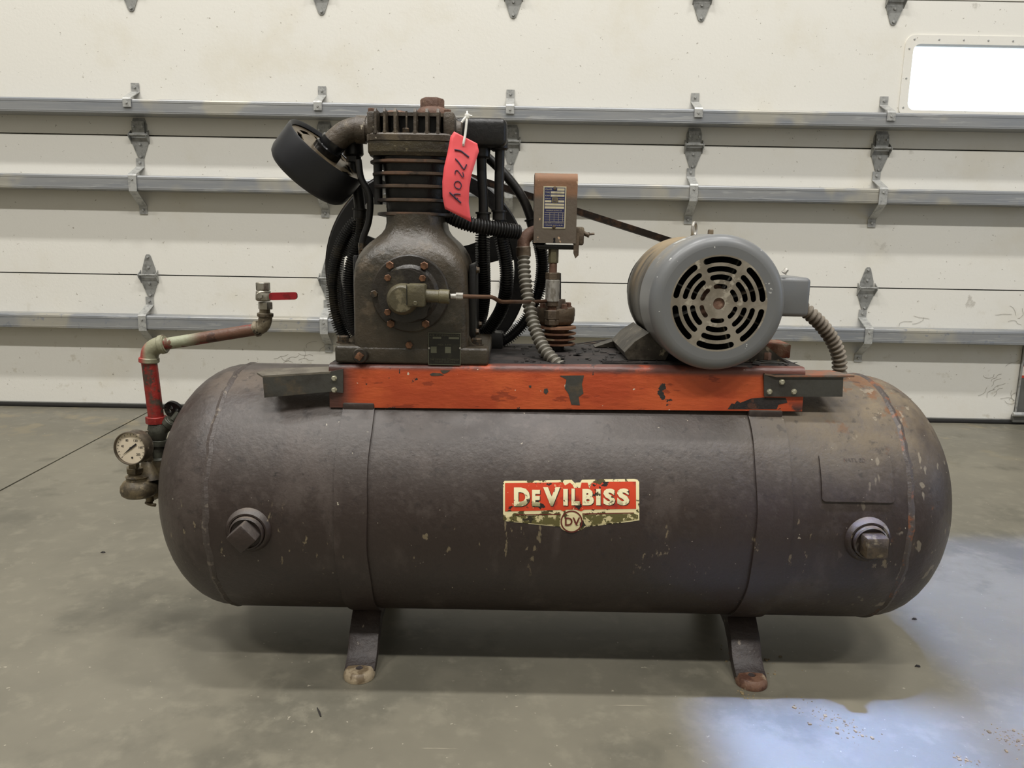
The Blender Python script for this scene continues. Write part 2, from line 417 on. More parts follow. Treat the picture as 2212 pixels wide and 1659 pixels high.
M['decal_red'] = mat('decal_red', (196, 62, 32), 0.4, layers=[
    dict(scale=14, lo=0.56, hi=0.66, col=(140, 42, 34), detail=4), dict(scale=34, lo=0.645, hi=0.655, col=(38, 30, 28), detail=4),
    dict(scale=90, lo=0.68, hi=0.70, col=(214, 150, 110), detail=3)])
M['decal_band'] = mat('decal_green', (92, 86, 48), 0.45, layers=[
    dict(scale=70, lo=0.52, hi=0.56, col=(200, 188, 142), detail=5), dict(scale=50, lo=0.6, hi=0.64, col=(48, 42, 28), detail=5)])
M['decal_dark'] = mat('decal_dark', (96, 34, 26), 0.45)
M['decal_shadow'] = mat('decal_black', (36, 28, 24), 0.45)
M['navy'] = mat('label_navy', (40, 44, 84), 0.4, layers=[dict(scale=60, lo=0.5, hi=0.7, col=(52, 54, 88))])
M['label_cream'] = mat('label_cream', (206, 196, 166), 0.4, 0.2, layers=[dict(scale=60, lo=0.5, hi=0.7, col=(186, 176, 148))])
M['label_gold'] = mat('label_gold', (140, 126, 80), 0.4, 0.2)
M['plate_black'] = mat('name_plate_black', (34, 33, 28), 0.4, 0.2, layers=[dict(scale=60, lo=0.5, hi=0.7, col=(44, 42, 34))])
M['plate_grey'] = mat('name_plate_grey', (96, 96, 80), 0.45, 0.2)
M['plate_text'] = mat('name_plate_text', (78, 76, 62), 0.45, 0.2)
M['hole'] = mat('dark_hole', (10, 9, 9), 0.9)
M['sticker_red'] = mat('sticker_red', (196, 74, 52), 0.5)
M['sticker_white'] = mat('sticker_white', (224, 214, 200), 0.5)
M['stile'] = mat('end_stile_grey', (112, 112, 108), 0.5, 0.3, layers=[dict(scale=9, lo=0.45, hi=0.65, col=(96, 95, 90), detail=5)])
M['glaze'] = None
gm = bpy.data.materials.new('window_acrylic')
gm.use_nodes = True
nt = gm.node_tree
for n in list(nt.nodes):
    nt.nodes.remove(n)
out = nt.nodes.new('ShaderNodeOutputMaterial')
tr = nt.nodes.new('ShaderNodeBsdfTransparent')
tr.inputs[0].default_value = (0.92, 0.95, 0.97, 1)
gl = nt.nodes.new('ShaderNodeBsdfGlossy')
gl.inputs['Roughness'].default_value = 0.08
fr = nt.nodes.new('ShaderNodeFresnel')
mxs = nt.nodes.new('ShaderNodeMixShader')
nt.links.new(fr.outputs[0], mxs.inputs[0])
nt.links.new(tr.outputs[0], mxs.inputs[1])
nt.links.new(gl.outputs[0], mxs.inputs[2])
nt.links.new(mxs.outputs[0], out.inputs[0])
M['glaze'] = gm
M['dust'] = mat('sawdust', (150, 132, 98), 0.9, layers=[dict(scale=60, lo=0.4, hi=0.6, col=(118, 104, 80))])
M['flake'] = mat('paint_flake', (34, 31, 30), 0.6, layers=[dict(scale=60, lo=0.5, hi=0.6, col=(56, 50, 46))])

# ------------------------------------------------------------------ object helpers
W = {}


def empty(name, loc, label=None, cat=None, group=None):
    o = bpy.data.objects.new(name, None)
    COL.objects.link(o)
    o.location = loc
    o.empty_display_size = 0.05
    W[o.name] = Matrix.Translation(V(loc))
    tag(o, label, cat, group)
    return o


def tag(o, label=None, cat=None, group=None, kind=None):
    if label: o['label'] = label
    if cat: o['category'] = cat
    if group: o['group'] = group
    if kind: o['kind'] = kind
    return o


def to_mesh(name, bm, smooth=35):
    bmesh.ops.recalc_face_normals(bm, faces=bm.faces[:])
    me = bpy.data.meshes.new(name)
    bm.to_mesh(me)
    bm.free()
    if smooth:
        me.polygons.foreach_set('use_smooth', [True] * len(me.polygons))
        me.set_sharp_from_angle(angle=radians(smooth))
    return me


def obj(name, bm, mt, parent=None, mx=None, smooth=35, label=None, center=True):
    me = bm if isinstance(bm, bpy.types.Mesh) else to_mesh(name, bm, smooth)
    if mt is not None and not me.materials:
        for q in (mt if isinstance(mt, (list, tuple)) else [mt]):
            me.materials.append(q)
    o = bpy.data.objects.new(name, me)
    COL.objects.link(o)
    mx = mx or Matrix.Identity(4)
    if parent is not None:
        o.parent = parent
        o.matrix_parent_inverse = W[parent.name].inverted()
    o.matrix_basis = mx
    W[o.name] = mx
    if label:
        o['label'] = label
    return o


def BM():
    return bmesh.new()


def basis(axis, up=None):
    z = V(axis).normalized()
    up = V(up) if up is not None else (V((0, 0, 1)) if abs(z.z) < 0.9 else V((1, 0, 0)))
    x = up.cross(z).normalized()
    y = z.cross(x)
    return x, y, z


def box(bm, c, s, bev=0.0, rot=None, seg=2):
    g = bmesh.ops.create_cube(bm, size=1.0)
    vs = g['verts']
    bmesh.ops.scale(bm, vec=V(s), verts=vs)
    if bev:
        es = list({e for v in vs for e in v.link_edges})
        r = bmesh.ops.bevel(bm, geom=es, offset=bev, segments=seg, affect='EDGES', profile=0.5)
        vs = list({v for f in r['faces'] for v in f.verts} | {v for v in vs if v.is_valid})
        vs = list({v for v0 in vs for f in v0.link_faces for v in f.verts})
    mt = Matrix.Translation(V(c))
    if rot is not None:
        mt = mt @ rot.to_4x4()
    bmesh.ops.transform(bm, matrix=mt, verts=vs)
    return vs


def lathe(bm, prof, o, axis, n=32, up=None):
    """prof list of (r, h) along axis from o."""
    x, y, z = basis(axis, up)
    o = V(o)
    rings = []
    for r, h in prof:
        if r < 1e-6:
            rings.append([bm.verts.new(o + z * h)])
        else:
            rings.append([bm.verts.new(o + z * h + (x * cos(2 * pi * (i + 0.5) / n) + y * sin(2 * pi * (i + 0.5) / n)) * r) for i in range(n)])
    for a, b in zip(rings, rings[1:]):
        for i in range(n):
            j = (i + 1) % n
            if len(a) == 1 and len(b) == 1:
                continue
            if len(a) == 1:
                bm.faces.new((a[0], b[i], b[j]))
            elif len(b) == 1:
                bm.faces.new((a[i], b[0], a[j]))
            else:
                bm.faces.new((a[i], b[i], b[j], a[j]))
    return rings


def cyl(bm, p0, p1, r0, r1=None, n=24, ch=0.0, up=None):
    r1 = r0 if r1 is None else r1
    p0, p1 = V(p0), V(p1)
    h = (p1 - p0).length
    if ch:
        pr = [(0, 0), (r0 - ch, 0), (r0, ch), (r1, h - ch), (r1 - ch, h), (0, h)]
    else:
        pr = [(0, 0), (r0, 0), (r1, h), (0, h)]
    lathe(bm, pr, p0, p1 - p0, n, up)


def catmull(pts, step=0.006):
    pts = [V(p) for p in pts]
    if len(pts) < 3:
        n = max(2, int((pts[1] - pts[0]).length / step))
        return [pts[0].lerp(pts[1], i / n) for i in range(n + 1)]
    P = [pts[0] * 2 - pts[1]] + pts + [pts[-1] * 2 - pts[-2]]
    out = []
    for i in range(1, len(P) - 2):
        p0, p1, p2, p3 = P[i - 1:i + 3]
        n = max(3, int((p2 - p1).length / step))
        for k in range(n):
            t = k / n
            out.append(0.5 * ((2 * p1) + (p2 - p0) * t + (2 * p0 - 5 * p1 + 4 * p2 - p3) * t * t + (3 * p1 - p0 - 3 * p2 + p3) * t ** 3))
    out.append(pts[-1])
    return out


def sweep(bm, pts, radii, n=12, cap=True, flat=1.0):
    """tube along pts with a radius per point (parallel transport)."""
    k = len(pts)
    tans = [(pts[min(i + 1, k - 1)] - pts[max(i - 1, 0)]).normalized() for i in range(k)]
    x, y, _ = basis(tans[0])
    rings = []
    for i in range(k):
        t = tans[i]
        x = (x - t * x.dot(t)).normalized()
        y = t.cross(x)
        r = radii[i] if not isinstance(radii, (int, float)) else radii
        rings.append([bm.verts.new(pts[i] + (x * cos(2 * pi * j / n) + y * sin(2 * pi * j / n) * flat) * r) for j in range(n)])
    for a, b in zip(rings, rings[1:]):
        for j in range(n):
            q = (j + 1) % n
            bm.faces.new((a[j], a[q], b[q], b[j]))
    if cap:
        bm.faces.new(rings[0][::-1])
        bm.faces.new(rings[-1])


def tube(bm, pts, r, n=14, step=0.006):
    sweep(bm, catmull(pts, step), r, n)


def resample(pts, ss):
    acc = [0.0]
    for a, b in zip(pts, pts[1:]):
        acc.append(acc[-1] + (b - a).length)
    out = []
    i = 0
    for s in ss:
        s = min(max(s, 0), acc[-1] - 1e-9)
        while i < len(acc) - 2 and acc[i + 1] < s:
            i += 1
        t = (s - acc[i]) / max(acc[i + 1] - acc[i], 1e-9)
        out.append(pts[i].lerp(pts[i + 1], t))
    return out


def length(pts):
    return sum((b - a).length for a, b in zip(pts, pts[1:]))


def finned(bm, ctrl, r_in, r_out, pitch, n=14, duty=0.35):
    pts = catmull(ctrl, 0.003)
    Ln = length(pts)
    k = int(Ln / pitch)
    ss, rr = [], []
    for i in range(k):
        s = i * pitch
        ss += [s, s + pitch * (1 - duty), s + pitch * (1 - duty * 0.8), s + pitch * (1 - duty * 0.15)]
        rr += [r_in, r_in, r_out, r_out]
    sweep(bm, resample(pts, ss), rr, n)


def ribbed(bm, ctrl, r, amp, pitch, n=14, per=6):
    pts = catmull(ctrl, 0.003)
    Ln = length(pts)
    k = int(Ln / pitch * per)
    ss = [Ln * i / k for i in range(k + 1)]
    rr = [r + amp * (1 - 2 * abs(sin(pi * s / pitch)) ** 3) for s in ss]
    sweep(bm, resample(pts, ss), rr, n)


def prism(bm, loops, fn, off):
    """planar polygon with holes. loops: [outer, hole, ...] of (u, v); fn(u,v) -> point; off: thickness vector."""
    off = V(off)
    flat = [[V((p[0], p[1], 0)) for p in lp] for lp in loops]
    tris = geometry.tessellate_polygon(flat)
    allp = [p for lp in loops for p in lp]
    a = [bm.verts.new(V(fn(*p))) for p in allp]
    b = [bm.verts.new(V(fn(*p)) + off) for p in allp]
    for t in tris:
        try:
            bm.faces.new([a[i] for i in t])
            bm.faces.new([b[i] for i in reversed(t)])
        except ValueError:
            pass
    k = 0
    for lp in loops:
        n = len(lp)
        for i in range(n):
            j = (i + 1) % n
            try:
                bm.faces.new((a[k + i], a[k + j], b[k + j], b[k + i]))
            except ValueError:
                pass
        k += n


def rrect(x0, y0, x1, y1, r, n=5):
    pts = []
    for cx, cy, a0 in ((x1 - r, y1 - r, 0), (x0 + r, y1 - r, 90), (x0 + r, y0 + r, 180), (x1 - r, y0 + r, 270)):
        for i in range(n + 1):
            a = radians(a0 + 90 * i / n)
            pts.append((cx + r * cos(a), cy + r * sin(a)))
    return pts


def circ(cx, cy, r, n=24):
    return [(cx + r * cos(2 * pi * i / n), cy + r * sin(2 * pi * i / n)) for i in range(n)]


def loft(bm, secs, cap=True):
    rings = [[bm.verts.new(V(p)) for p in s] for s in secs]
    n = len(rings[0])
    for a, b in zip(rings, rings[1:]):
        for i in range(n):
            j = (i + 1) % n
            bm.faces.new((a[i], a[j], b[j], b[i]))
    if cap:
        bm.faces.new(rings[0][::-1])
        bm.faces.new(rings[-1])


_hex = None


def bolt(parent, p, axis, r, h, mt, name='bolt', washer=1.25, sides=6, turn=0.0):
    """a hexagon head standing on a thin washer; mesh data shared by size"""
    key = (name, round(r, 4), round(h, 4), mt.name, sides, washer)
    me = bolt.cache.get(key)
    if me is None:
        bm = BM()
        if washer:
            cyl(bm, (0, 0, 0), (0, 0, h * 0.16), r * washer, n=16)
        lathe(bm, [(0, h * 0.12), (r, h * 0.12), (r, h * 0.86), (r * 0.86, h), (0, h)], (0, 0, 0), (0, 0, 1), sides)
        me = to_mesh(name, bm, 30)
        me.materials.append(mt)
        bolt.cache[key] = me
    x, y, z = basis(axis)
    mx = Matrix.Identity(4)
    for i in range(3):
        mx[i][0], mx[i][1], mx[i][2], mx[i][3] = x[i], y[i], z[i], V(p)[i]
    if turn:
        mx = mx @ Matrix.Rotation(turn, 4, 'Z')
    return obj(name, me, None, parent, mx)


bolt.cache = {}


def text_tris(s, bold=0.0):
    """glyph outline filled: list of 2-D verts and faces, fitted to the unit box"""
    cu = bpy.data.curves.new('lettering', 'FONT')
    cu.body = s
    cu.size = 1.0
    cu.offset = bold
    cu.resolution_u = 3
    cu.fill_mode = 'FRONT'
    o = bpy.data.objects.new('lettering', cu)
    COL.objects.link(o)
    dg = bpy.context.evaluated_depsgraph_get()
    me = bpy.data.meshes.new_from_object(o.evaluated_get(dg))
    vs = [(v.co.x, v.co.y) for v in me.vertices]
    fs = [tuple(p.vertices) for p in me.polygons]
    bpy.data.objects.remove(o)
    bpy.data.meshes.remove(me)
    bpy.data.curves.remove(cu)
    x0, x1 = min(v[0] for v in vs), max(v[0] for v in vs)
    y0, y1 = min(v[1] for v in vs), max(v[1] for v in vs)
    return [((x - x0) / max(x1 - x0, 1e-6), (y - y0) / max(y1 - y0, 1e-6)) for x, y in vs], fs, (x1 - x0) / max(y1 - y0, 1e-6)


def put_text(bm, s, fn, bold=0.0, cuts=0):
    """fn(u, v) with u, v in 0..1 -> world"""
    vs, fs, _ = text_tris(s, bold)
    b2 = BM()
    vv = [b2.verts.new((x, y, 0)) for x, y in vs]
    for f in fs:
        try:
            b2.faces.new([vv[i] for i in f])
        except ValueError:
            pass
    for k in range(1, cuts):
        bmesh.ops.bisect_plane(b2, geom=b2.verts[:] + b2.edges[:] + b2.faces[:], plane_co=(0, k / cuts, 0), plane_no=(0, 1, 0))
    mp = {}
    for v in b2.verts:
        mp[v] = bm.verts.new(V(fn(v.co.x, v.co.y)))
    for f in b2.faces:
        bm.faces.new([mp[v] for v in f.verts])
    b2.free()


def ring_pts(c, hw, hd, r, z, n=6):
    """rounded rectangle ring in XY at height z; c=(x,y)"""
    return [(c[0] + p[0], c[1] + p[1], z) for p in rrect(-hw, -hd, hw, hd, r, n)]


# ================================================================== SETTING
DY = 2.012      # inner face of the sectional door
# floor: two slabs either side of a sawn joint, over a dark bed
fl = BM()
box(fl, (0, -1.9, -0.06), (12.4, 8.6, 0.08))
FLOOR = tag(obj('floor', fl, M['joint']), kind='structure')
ja, jb = floor_hit(0, 1060), floor_hit(322, 889)
jd = (jb - ja).normalized()
jn = V((-jd.y, jd.x, 0))
A = ja - jd * 4.0
B = ja + jd * ((2.35 - ja.y) / jd.y)
A = ja + jd * ((-6.1 - ja.y) / jd.y)
for sgn in (1, -1):
    bm = BM()
    e = jn * (0.004 * sgn)
    side = V((-6.1, 0, 0)) if (jn * sgn).x < 0 else V((6.1, 0, 0))
    poly = [A + e, B + e, V((side.x, 2.35, 0)), V((side.x, -6.1, 0))]
    if sgn * 1 > 0 and False:
        poly.reverse()
    prism(bm, [[(p.x, p.y) for p in poly]], lambda u, v: (u, v, 0.0), (0, 0, -0.02))
    obj('slab', bm, M['floor'], FLOOR, smooth=0)

# walls and ceiling (outside the frame, they close the room)
def wallbox(name, c, s, mt, holes=None):
    bm = BM()
    box(bm, c, s)
    return tag(obj(name, bm, mt, smooth=0), kind='structure')


wallbox('wall_left', (-6.1, -1.9, 3.6), (0.2, 8.6, 7.2), M['wall'])
wallbox('wall_right', (6.1, -1.9, 3.6), (0.2, 8.6, 7.2), M['wall'])
wallbox('wall_rear', (0, -6.2, 3.6), (12.4, 0.2, 7.2), M['wall'])
wallbox('ceiling', (0, -1.9, 7.25), (12.4, 8.6, 0.1), M['ceiling'])
DX0, DX1 = -3.3, 2.46
bm = BM()
box(bm, ((DX1 + 6.0) / 2, 2.2, 3.6), (6.0 - DX1, 0.3, 7.2))
box(bm, ((DX0 - 6.0) / 2, 2.2, 3.6), (DX0 + 6.0, 0.3, 7.2))
box(bm, ((DX0 + DX1) / 2, 2.2, 5.1), (DX1 - DX0, 0.3, 4.2))
tag(obj('wall_back', bm, M['wall'], smooth=0), kind='structure')

DOOR = tag(empty('door_1', (0, DY, 0)), kind='structure')
zs = [0.019]
for yc in (608, 307, -16):
    zs.append(at(CX, yc, DY).z)
zs.append(zs[3] + (zs[3] - zs[2]))
zs.append(3.02)
wa = at(1958, 236, DY)
wb = at(1971, 95, DY)
wx0 = wa.x
wz0, wz1 = wa.z - 0.004, wb.z
for i in range(len(zs) - 1):
    z0, z1 = zs[i] + 0.0025, zs[i + 1] - 0.0025
    bm = BM()
    outer = [(DX0, z0), (DX1, z0), (DX1, z1), (DX0, z1)]
    loops = [outer]
    if i == 2:
        loops.append(rrect(wx0, wz0, DX1 - 0.10, wz1, 0.03))
    prism(bm, loops, lambda u, v: (u, DY, v), (0, 0.045, 0))
    obj('door_panel', bm, M['door'], DOOR, smooth=20)
    # the tongue behind each joint keeps the daylight out
    bm = BM()
    box(bm, ((DX0 + DX1) / 2, DY + 0.03, zs[i + 1]), (DX1 - DX0, 0.02, 0.03))
    obj('joint_tongue', bm, M['joint'], DOOR, smooth=0)
# window: frame with screws, and its pane
bm = BM()
prism(bm, [rrect(wx0 - 0.036, wz0 - 0.03, DX1 - 0.064, wz1 + 0.036, 0.04), rrect(wx0, wz0, DX1 - 0.10, wz1, 0.03)],
      lambda u, v: (u, DY - 0.006, v), (0, 0.006, 0))
wf = obj('window_frame', bm, M['door'], DOOR)
bm = BM()
box(bm, ((wx0 + DX1 - 0.1) / 2, DY + 0.03, (wz0 + wz1) / 2), (DX1 - 0.1 - wx0 + 0.02, 0.003, wz1 - wz0 + 0.02))
obj('window_pane', bm, M['glaze'], wf, smooth=0)
for q in range(5):
    bolt(wf, (wx0 + 0.0 + q * 0.105, DY - 0.006, wz1 + 0.018), (0, -1, 0), 0.004, 0.002, M['zinc'], 'screw', 0)
for q in range(3):
    bolt(wf, (wx0 - 0.018, DY - 0.006, wz1 - 0.02 - q * 0.12), (0, -1, 0), 0.004, 0.002, M['zinc'], 'screw', 0)
# bottom seal, slightly curled
bm = BM()
box(bm, ((DX0 + DX1) / 2, DY + 0.012, 0.0095), (DX1 - DX0, 0.05, 0.018), 0.006)
obj('bottom_seal', bm, M['rubber'], DOOR)
bm = BM()
box(bm, ((DX0 + DX1) / 2, DY - 0.006, 0.020), (DX1 - DX0, 0.012, 0.006), 0.002)
obj('seal_retainer', bm, M['stile'], DOOR)

# struts
SY = DY - 0.082
STR = []
for yt, yb in ((228, 261), (393, 426), (696, 727)):
    zt, zb = at(CX, yt, SY).z, at(CX, yb, SY).z
    STR.append((zt, zb))
    t = 0.0025
    bm = BM()
    prof = [(DY - 0.001, zt), (SY + 0.007, zt), (SY + 0.0022, zt - 0.0020), (SY, zt - 0.0065), (SY, zb + 0.004), (SY + 0.004, zb), (DY - 0.001, zb), (DY - 0.001, zb + t), (SY + t, zb + t), (SY + t, zt - t), (DY - 0.001, zt - t)]
    prism(bm, [prof], lambda u, v: (DX0 + 0.03, u, v), (DX1 - DX0 - 0.06, 0, 0))
    # rolled stiffening lips on the face
    for zz in (zt - 0.013, zb + 0.011):
        box(bm, ((DX0 + DX1) / 2, SY - 0.0001, zz), (DX1 - DX0 - 0.06, 0.0016, 0.005), 0.0006)
    obj('strut', bm, M['galv'], DOOR, smooth=20)

# columns of hinges and straps
cols = []
for px, py in ((303, 297), (702, 304), (1104, 307), (1498, 316), (1901, 324)):
    cols.append(at(px, py, DY).x)


def hinge_mesh(kind):
    bm = BM()
    w_ = 0.040

    def leaf(poly, y0, th=0.003):
        prism(bm, [poly], lambda u, v: (u, y0, v), (0, -th, 0))
    lower = [(-w_, 0.0), (-w_ * 0.95, -0.028), (-0.013, -0.095), (-0.006, -0.102), (0.006, -0.102), (0.013, -0.095), (w_ * 0.95, -0.028), (w_, 0.0)]
    leaf(lower, -0.001)
    if kind == 'wide':
        leaf([(-w_ * 0.82, 0.0), (-w_ * 0.85, 0.045), (-w_ * 0.62, 0.072), (w_ * 0.62, 0.072), (w_ * 0.85, 0.045), (w_ * 0.82, 0.0)], -0.001)
        leaf([(-0.027, 0.006), (-0.027, 0.058), (0.027, 0.058), (0.027, 0.006)], -0.012)
    else:
        leaf([(-w_ * 0.8, 0.0), (-w_ * 0.72, 0.03), (-0.012, 0.085), (-0.006, 0.092), (0.006, 0.092), (0.012, 0.085), (w_ * 0.72, 0.03), (w_ * 0.8, 0.0)], -0.001)
    # raised cheeks and barrel
    for s in (-1, 1):
        prism(bm, [[(0.0, 0.022), (-0.030, 0.004), (-0.030, -0.008), (0.0, -0.036)]], lambda u, v, s=s: (s * w_, u, v), (-s * 0.003, 0, 0))
    cyl(bm, (-w_ - 0.003, -0.022, 0.0), (w_ + 0.003, -0.022, 0.0), 0.0055, n=12)
    return to_mesh('hinge', bm, 30)


HM = {}
for k in ('wide', 'diamond'):
    HM[k] = hinge_mesh(k)
    HM[k].materials.append(M['hinge'])
for zi, kind, idx in ((1, 'diamond', (0, 1, 2, 3, 4)), (2, 'wide', (0, 1, 2, 3, 4)), (3, 'wide', (0, 1, 2, 3, 4))):
    for ci in idx:
        h = obj('hinge', HM[kind], None, DOOR, Matrix.Translation((cols[ci], DY, zs[zi])))
        x, z = cols[ci], zs[zi]
        sp = [(0, -0.09), (0, -0.038)] + ([(-0.02, 0.035), (0.02, 0.035)] if kind == 'wide' else [(0, 0.08), (0, 0.034)])
        for sx, sz in sp:
            yy = -0.015 if (kind == 'wide' and sz > 0) else -0.004
            bolt(h, (x + sx, DY + yy, z + sz), (0, -1, 0), 0.0055, 0.006, M['zinc'], 'screw', 0)


def strap(x, zt, zb, long):
    t = 0.003
    w2 = 0.0175
    path = [(DY - 0.002, zt + 0.078), (DY - 0.002, zt + 0.040), (SY - 0.002, zt + 0.0025), (SY - 0.004, zt - 0.002)]
    if long:
        path += [(SY - 0.004, zb - 0.002), (DY - 0.002, zb - 0.062), (DY - 0.002, zb - 0.098)]
    else:
        path += [(SY - 0.004, zt - 0.034)]
    bm = BM()
    n = len(path)
    outp = []
    for i in range(n):
        a = V((path[max(i - 1, 0)][0], path[max(i - 1, 0)][1], 0))
        b = V((path[min(i + 1, n - 1)][0], path[min(i + 1, n - 1)][1], 0))
        d = (b - a).normalized()
        nn = V((d.y, -d.x, 0))
        if nn.x > 0: nn = -nn
        outp.append((path[i][0] + nn.x * t, path[i][1] + nn.y * t))
    for i in range(n - 1):
        q = [path[i], path[i + 1], outp[i + 1], outp[i]]
        prism(bm, [q], lambda u, v: (x - w2, u, v), (2 * w2, 0, 0))
    o = obj('strap', bm, M['zinc'], DOOR, smooth=0)
    bolt(o, (x, DY - 0.005, zt + 0.060), (0, -1, 0), 0.0055, 0.006, M['zinc'], 'screw', 0)
    bolt(o, (x, SY - 0.006, zt - 0.017), (0, -1, 0), 0.005, 0.005, M['zinc'], 'screw', 0)
    if long:
        bolt(o, (x, DY - 0.005, zb - 0.080), (0, -1, 0), 0.0055, 0.006, M['zinc'], 'screw', 0)


for si, (zt, zb) in enumerate(STR):
    for ci in range(5):
        strap(cols[ci] - 0.006, zt, zb, si > 0)
# metal end plate of the lowest section with its warning sticker
ex = at(2203, 800, DY - 0.004).x
bm = BM()
box(bm, ((ex + DX1) / 2, DY - 0.004, 0.31), (DX1 - ex, 0.006, 0.55), 0.001)
es = obj('end_stile', bm, M['stile'], DOOR)
bm = BM()
box(bm, (ex + 0.003, DY - 0.009, 0.31), (0.006, 0.012, 0.55), 0.001)
obj('stile_lip', bm, M['zinc'], es)
p0, p1 = at(2207, 791, DY - 0.008), at(2240, 817, DY - 0.008)
bm = BM()
box(bm, ((p0.x + p1.x) / 2, DY - 0.0078, (p0.z + p1.z) / 2), (p1.x - p0.x, 0.0015, p0.z - p1.z))
obj('warning_sticker', bm, M['sticker_red'], es, smooth=0)
bm = BM()
box(bm, ((p0.x + p1.x) / 2 + 0.002, DY - 0.0088, (p0.z + p1.z) / 2 + 0.005), (p1.x - p0.x - 0.006, 0.001, p0.z - p1.z - 0.014))
obj('sticker_panel', bm, M['sticker_white'], es, smooth=0)
p0 = at(2188, 895, DY - 0.03)
bm = BM()
cyl(bm, p0, p0 + V((0.18, 0, 0)), 0.011, n=16, ch=0.003)
obj('roller_shaft', bm, M['zinc'], DOOR)
bm = BM()
box(bm, (p0.x + 0.1, DY - 0.012, p0.z - 0.022), (0.18, 0.02, 0.036), 0.002)
obj('roller_carrier', bm, M['stile'], DOOR)

# dusty strands of cobweb clinging to the lowest section
bm = BM()
rnd = random.Random(5)
for px, py, n in ((640, 772, 5), (610, 790, 4), (690, 728, 4), (2160, 800, 3), (2150, 835, 5), (2185, 860, 4), (1980, 690, 3), (2190, 690, 4), (590, 830, 2)):
    for k in range(n):
        x, y = px + rnd.uniform(-18, 18), py + rnd.uniform(-12, 12)
        pts = []
        a = rnd.uniform(0, 6.3)
        for q in range(5):
            pts.append(at(x, y, DY - 0.0015))
            a += rnd.uniform(-0.9, 0.9)
            x += 9 * cos(a)
            y += 6 * sin(a)
        sweep(bm, catmull(pts, 0.008), 0.00042, 5)
obj('cobweb', bm, M['cobweb'], DOOR)['kind'] = 'stuff'

# ================================================================== THE COMPRESSOR
AC = empty('air_compressor', (0.083, 0, 0),
           'old brown horizontal-tank air compressor with grey motor, orange deck edge and finned pump', 'air compressor')

# ---- tank: cylindrical shell + two dished heads
bm = BM()
prof = []
NE = 14
for i in range(NE + 1):
    a = pi / 2 * i / NE
    prof.append((TR * 0.994 * sin(a), TX0 - TDOME * cos(a) + 0.0))
prof += [(TR * 0.994, TX0 + 0.006), (TR, TX0 + 0.014), (TR, TX1 - 0.014), (TR * 0.994, TX1 - 0.006)]
for i in range(NE, -1, -1):
    a = pi / 2 * i / NE
    prof.append((TR * 0.994 * sin(a), TX1 + TDOME * cos(a)))
lathe(bm, prof, (0, 0, TZ), (1, 0, 0), 96)
TANK = obj('tank', bm, M['tank'], AC, label='long dark brown painted air tank with dished ends')
for xx in (TX0 + 0.004, TX1 - 0.004):
    bm = BM()
    rings = []
    n = 120
    for i in range(n):
        a = 2 * pi * i / n
        wob = 0.0012 * sin(a * 17) + 0.0010 * sin(a * 41 + 1)
        rings.append([(xx - 0.006 + wob, a, TR * 0.9945), (xx + wob, a, TR + 0.0018), (xx + 0.006 + wob, a, TR * 0.9975)])
    vv = [[bm.verts.new((x, r * cos(a), TZ + r * sin(a))) for x, a, r in rg] for rg in rings]
    for i in range(n):
        j = (i + 1) % n
        for k in range(2):
            bm.faces.new((vv[i][k], vv[i][k + 1], vv[j][k + 1], vv[j][k]))
    obj('weld_seam', bm, M['tank_seam'], TANK)
BANDS = ((-0.300, -0.244), (0.421, 0.4815))
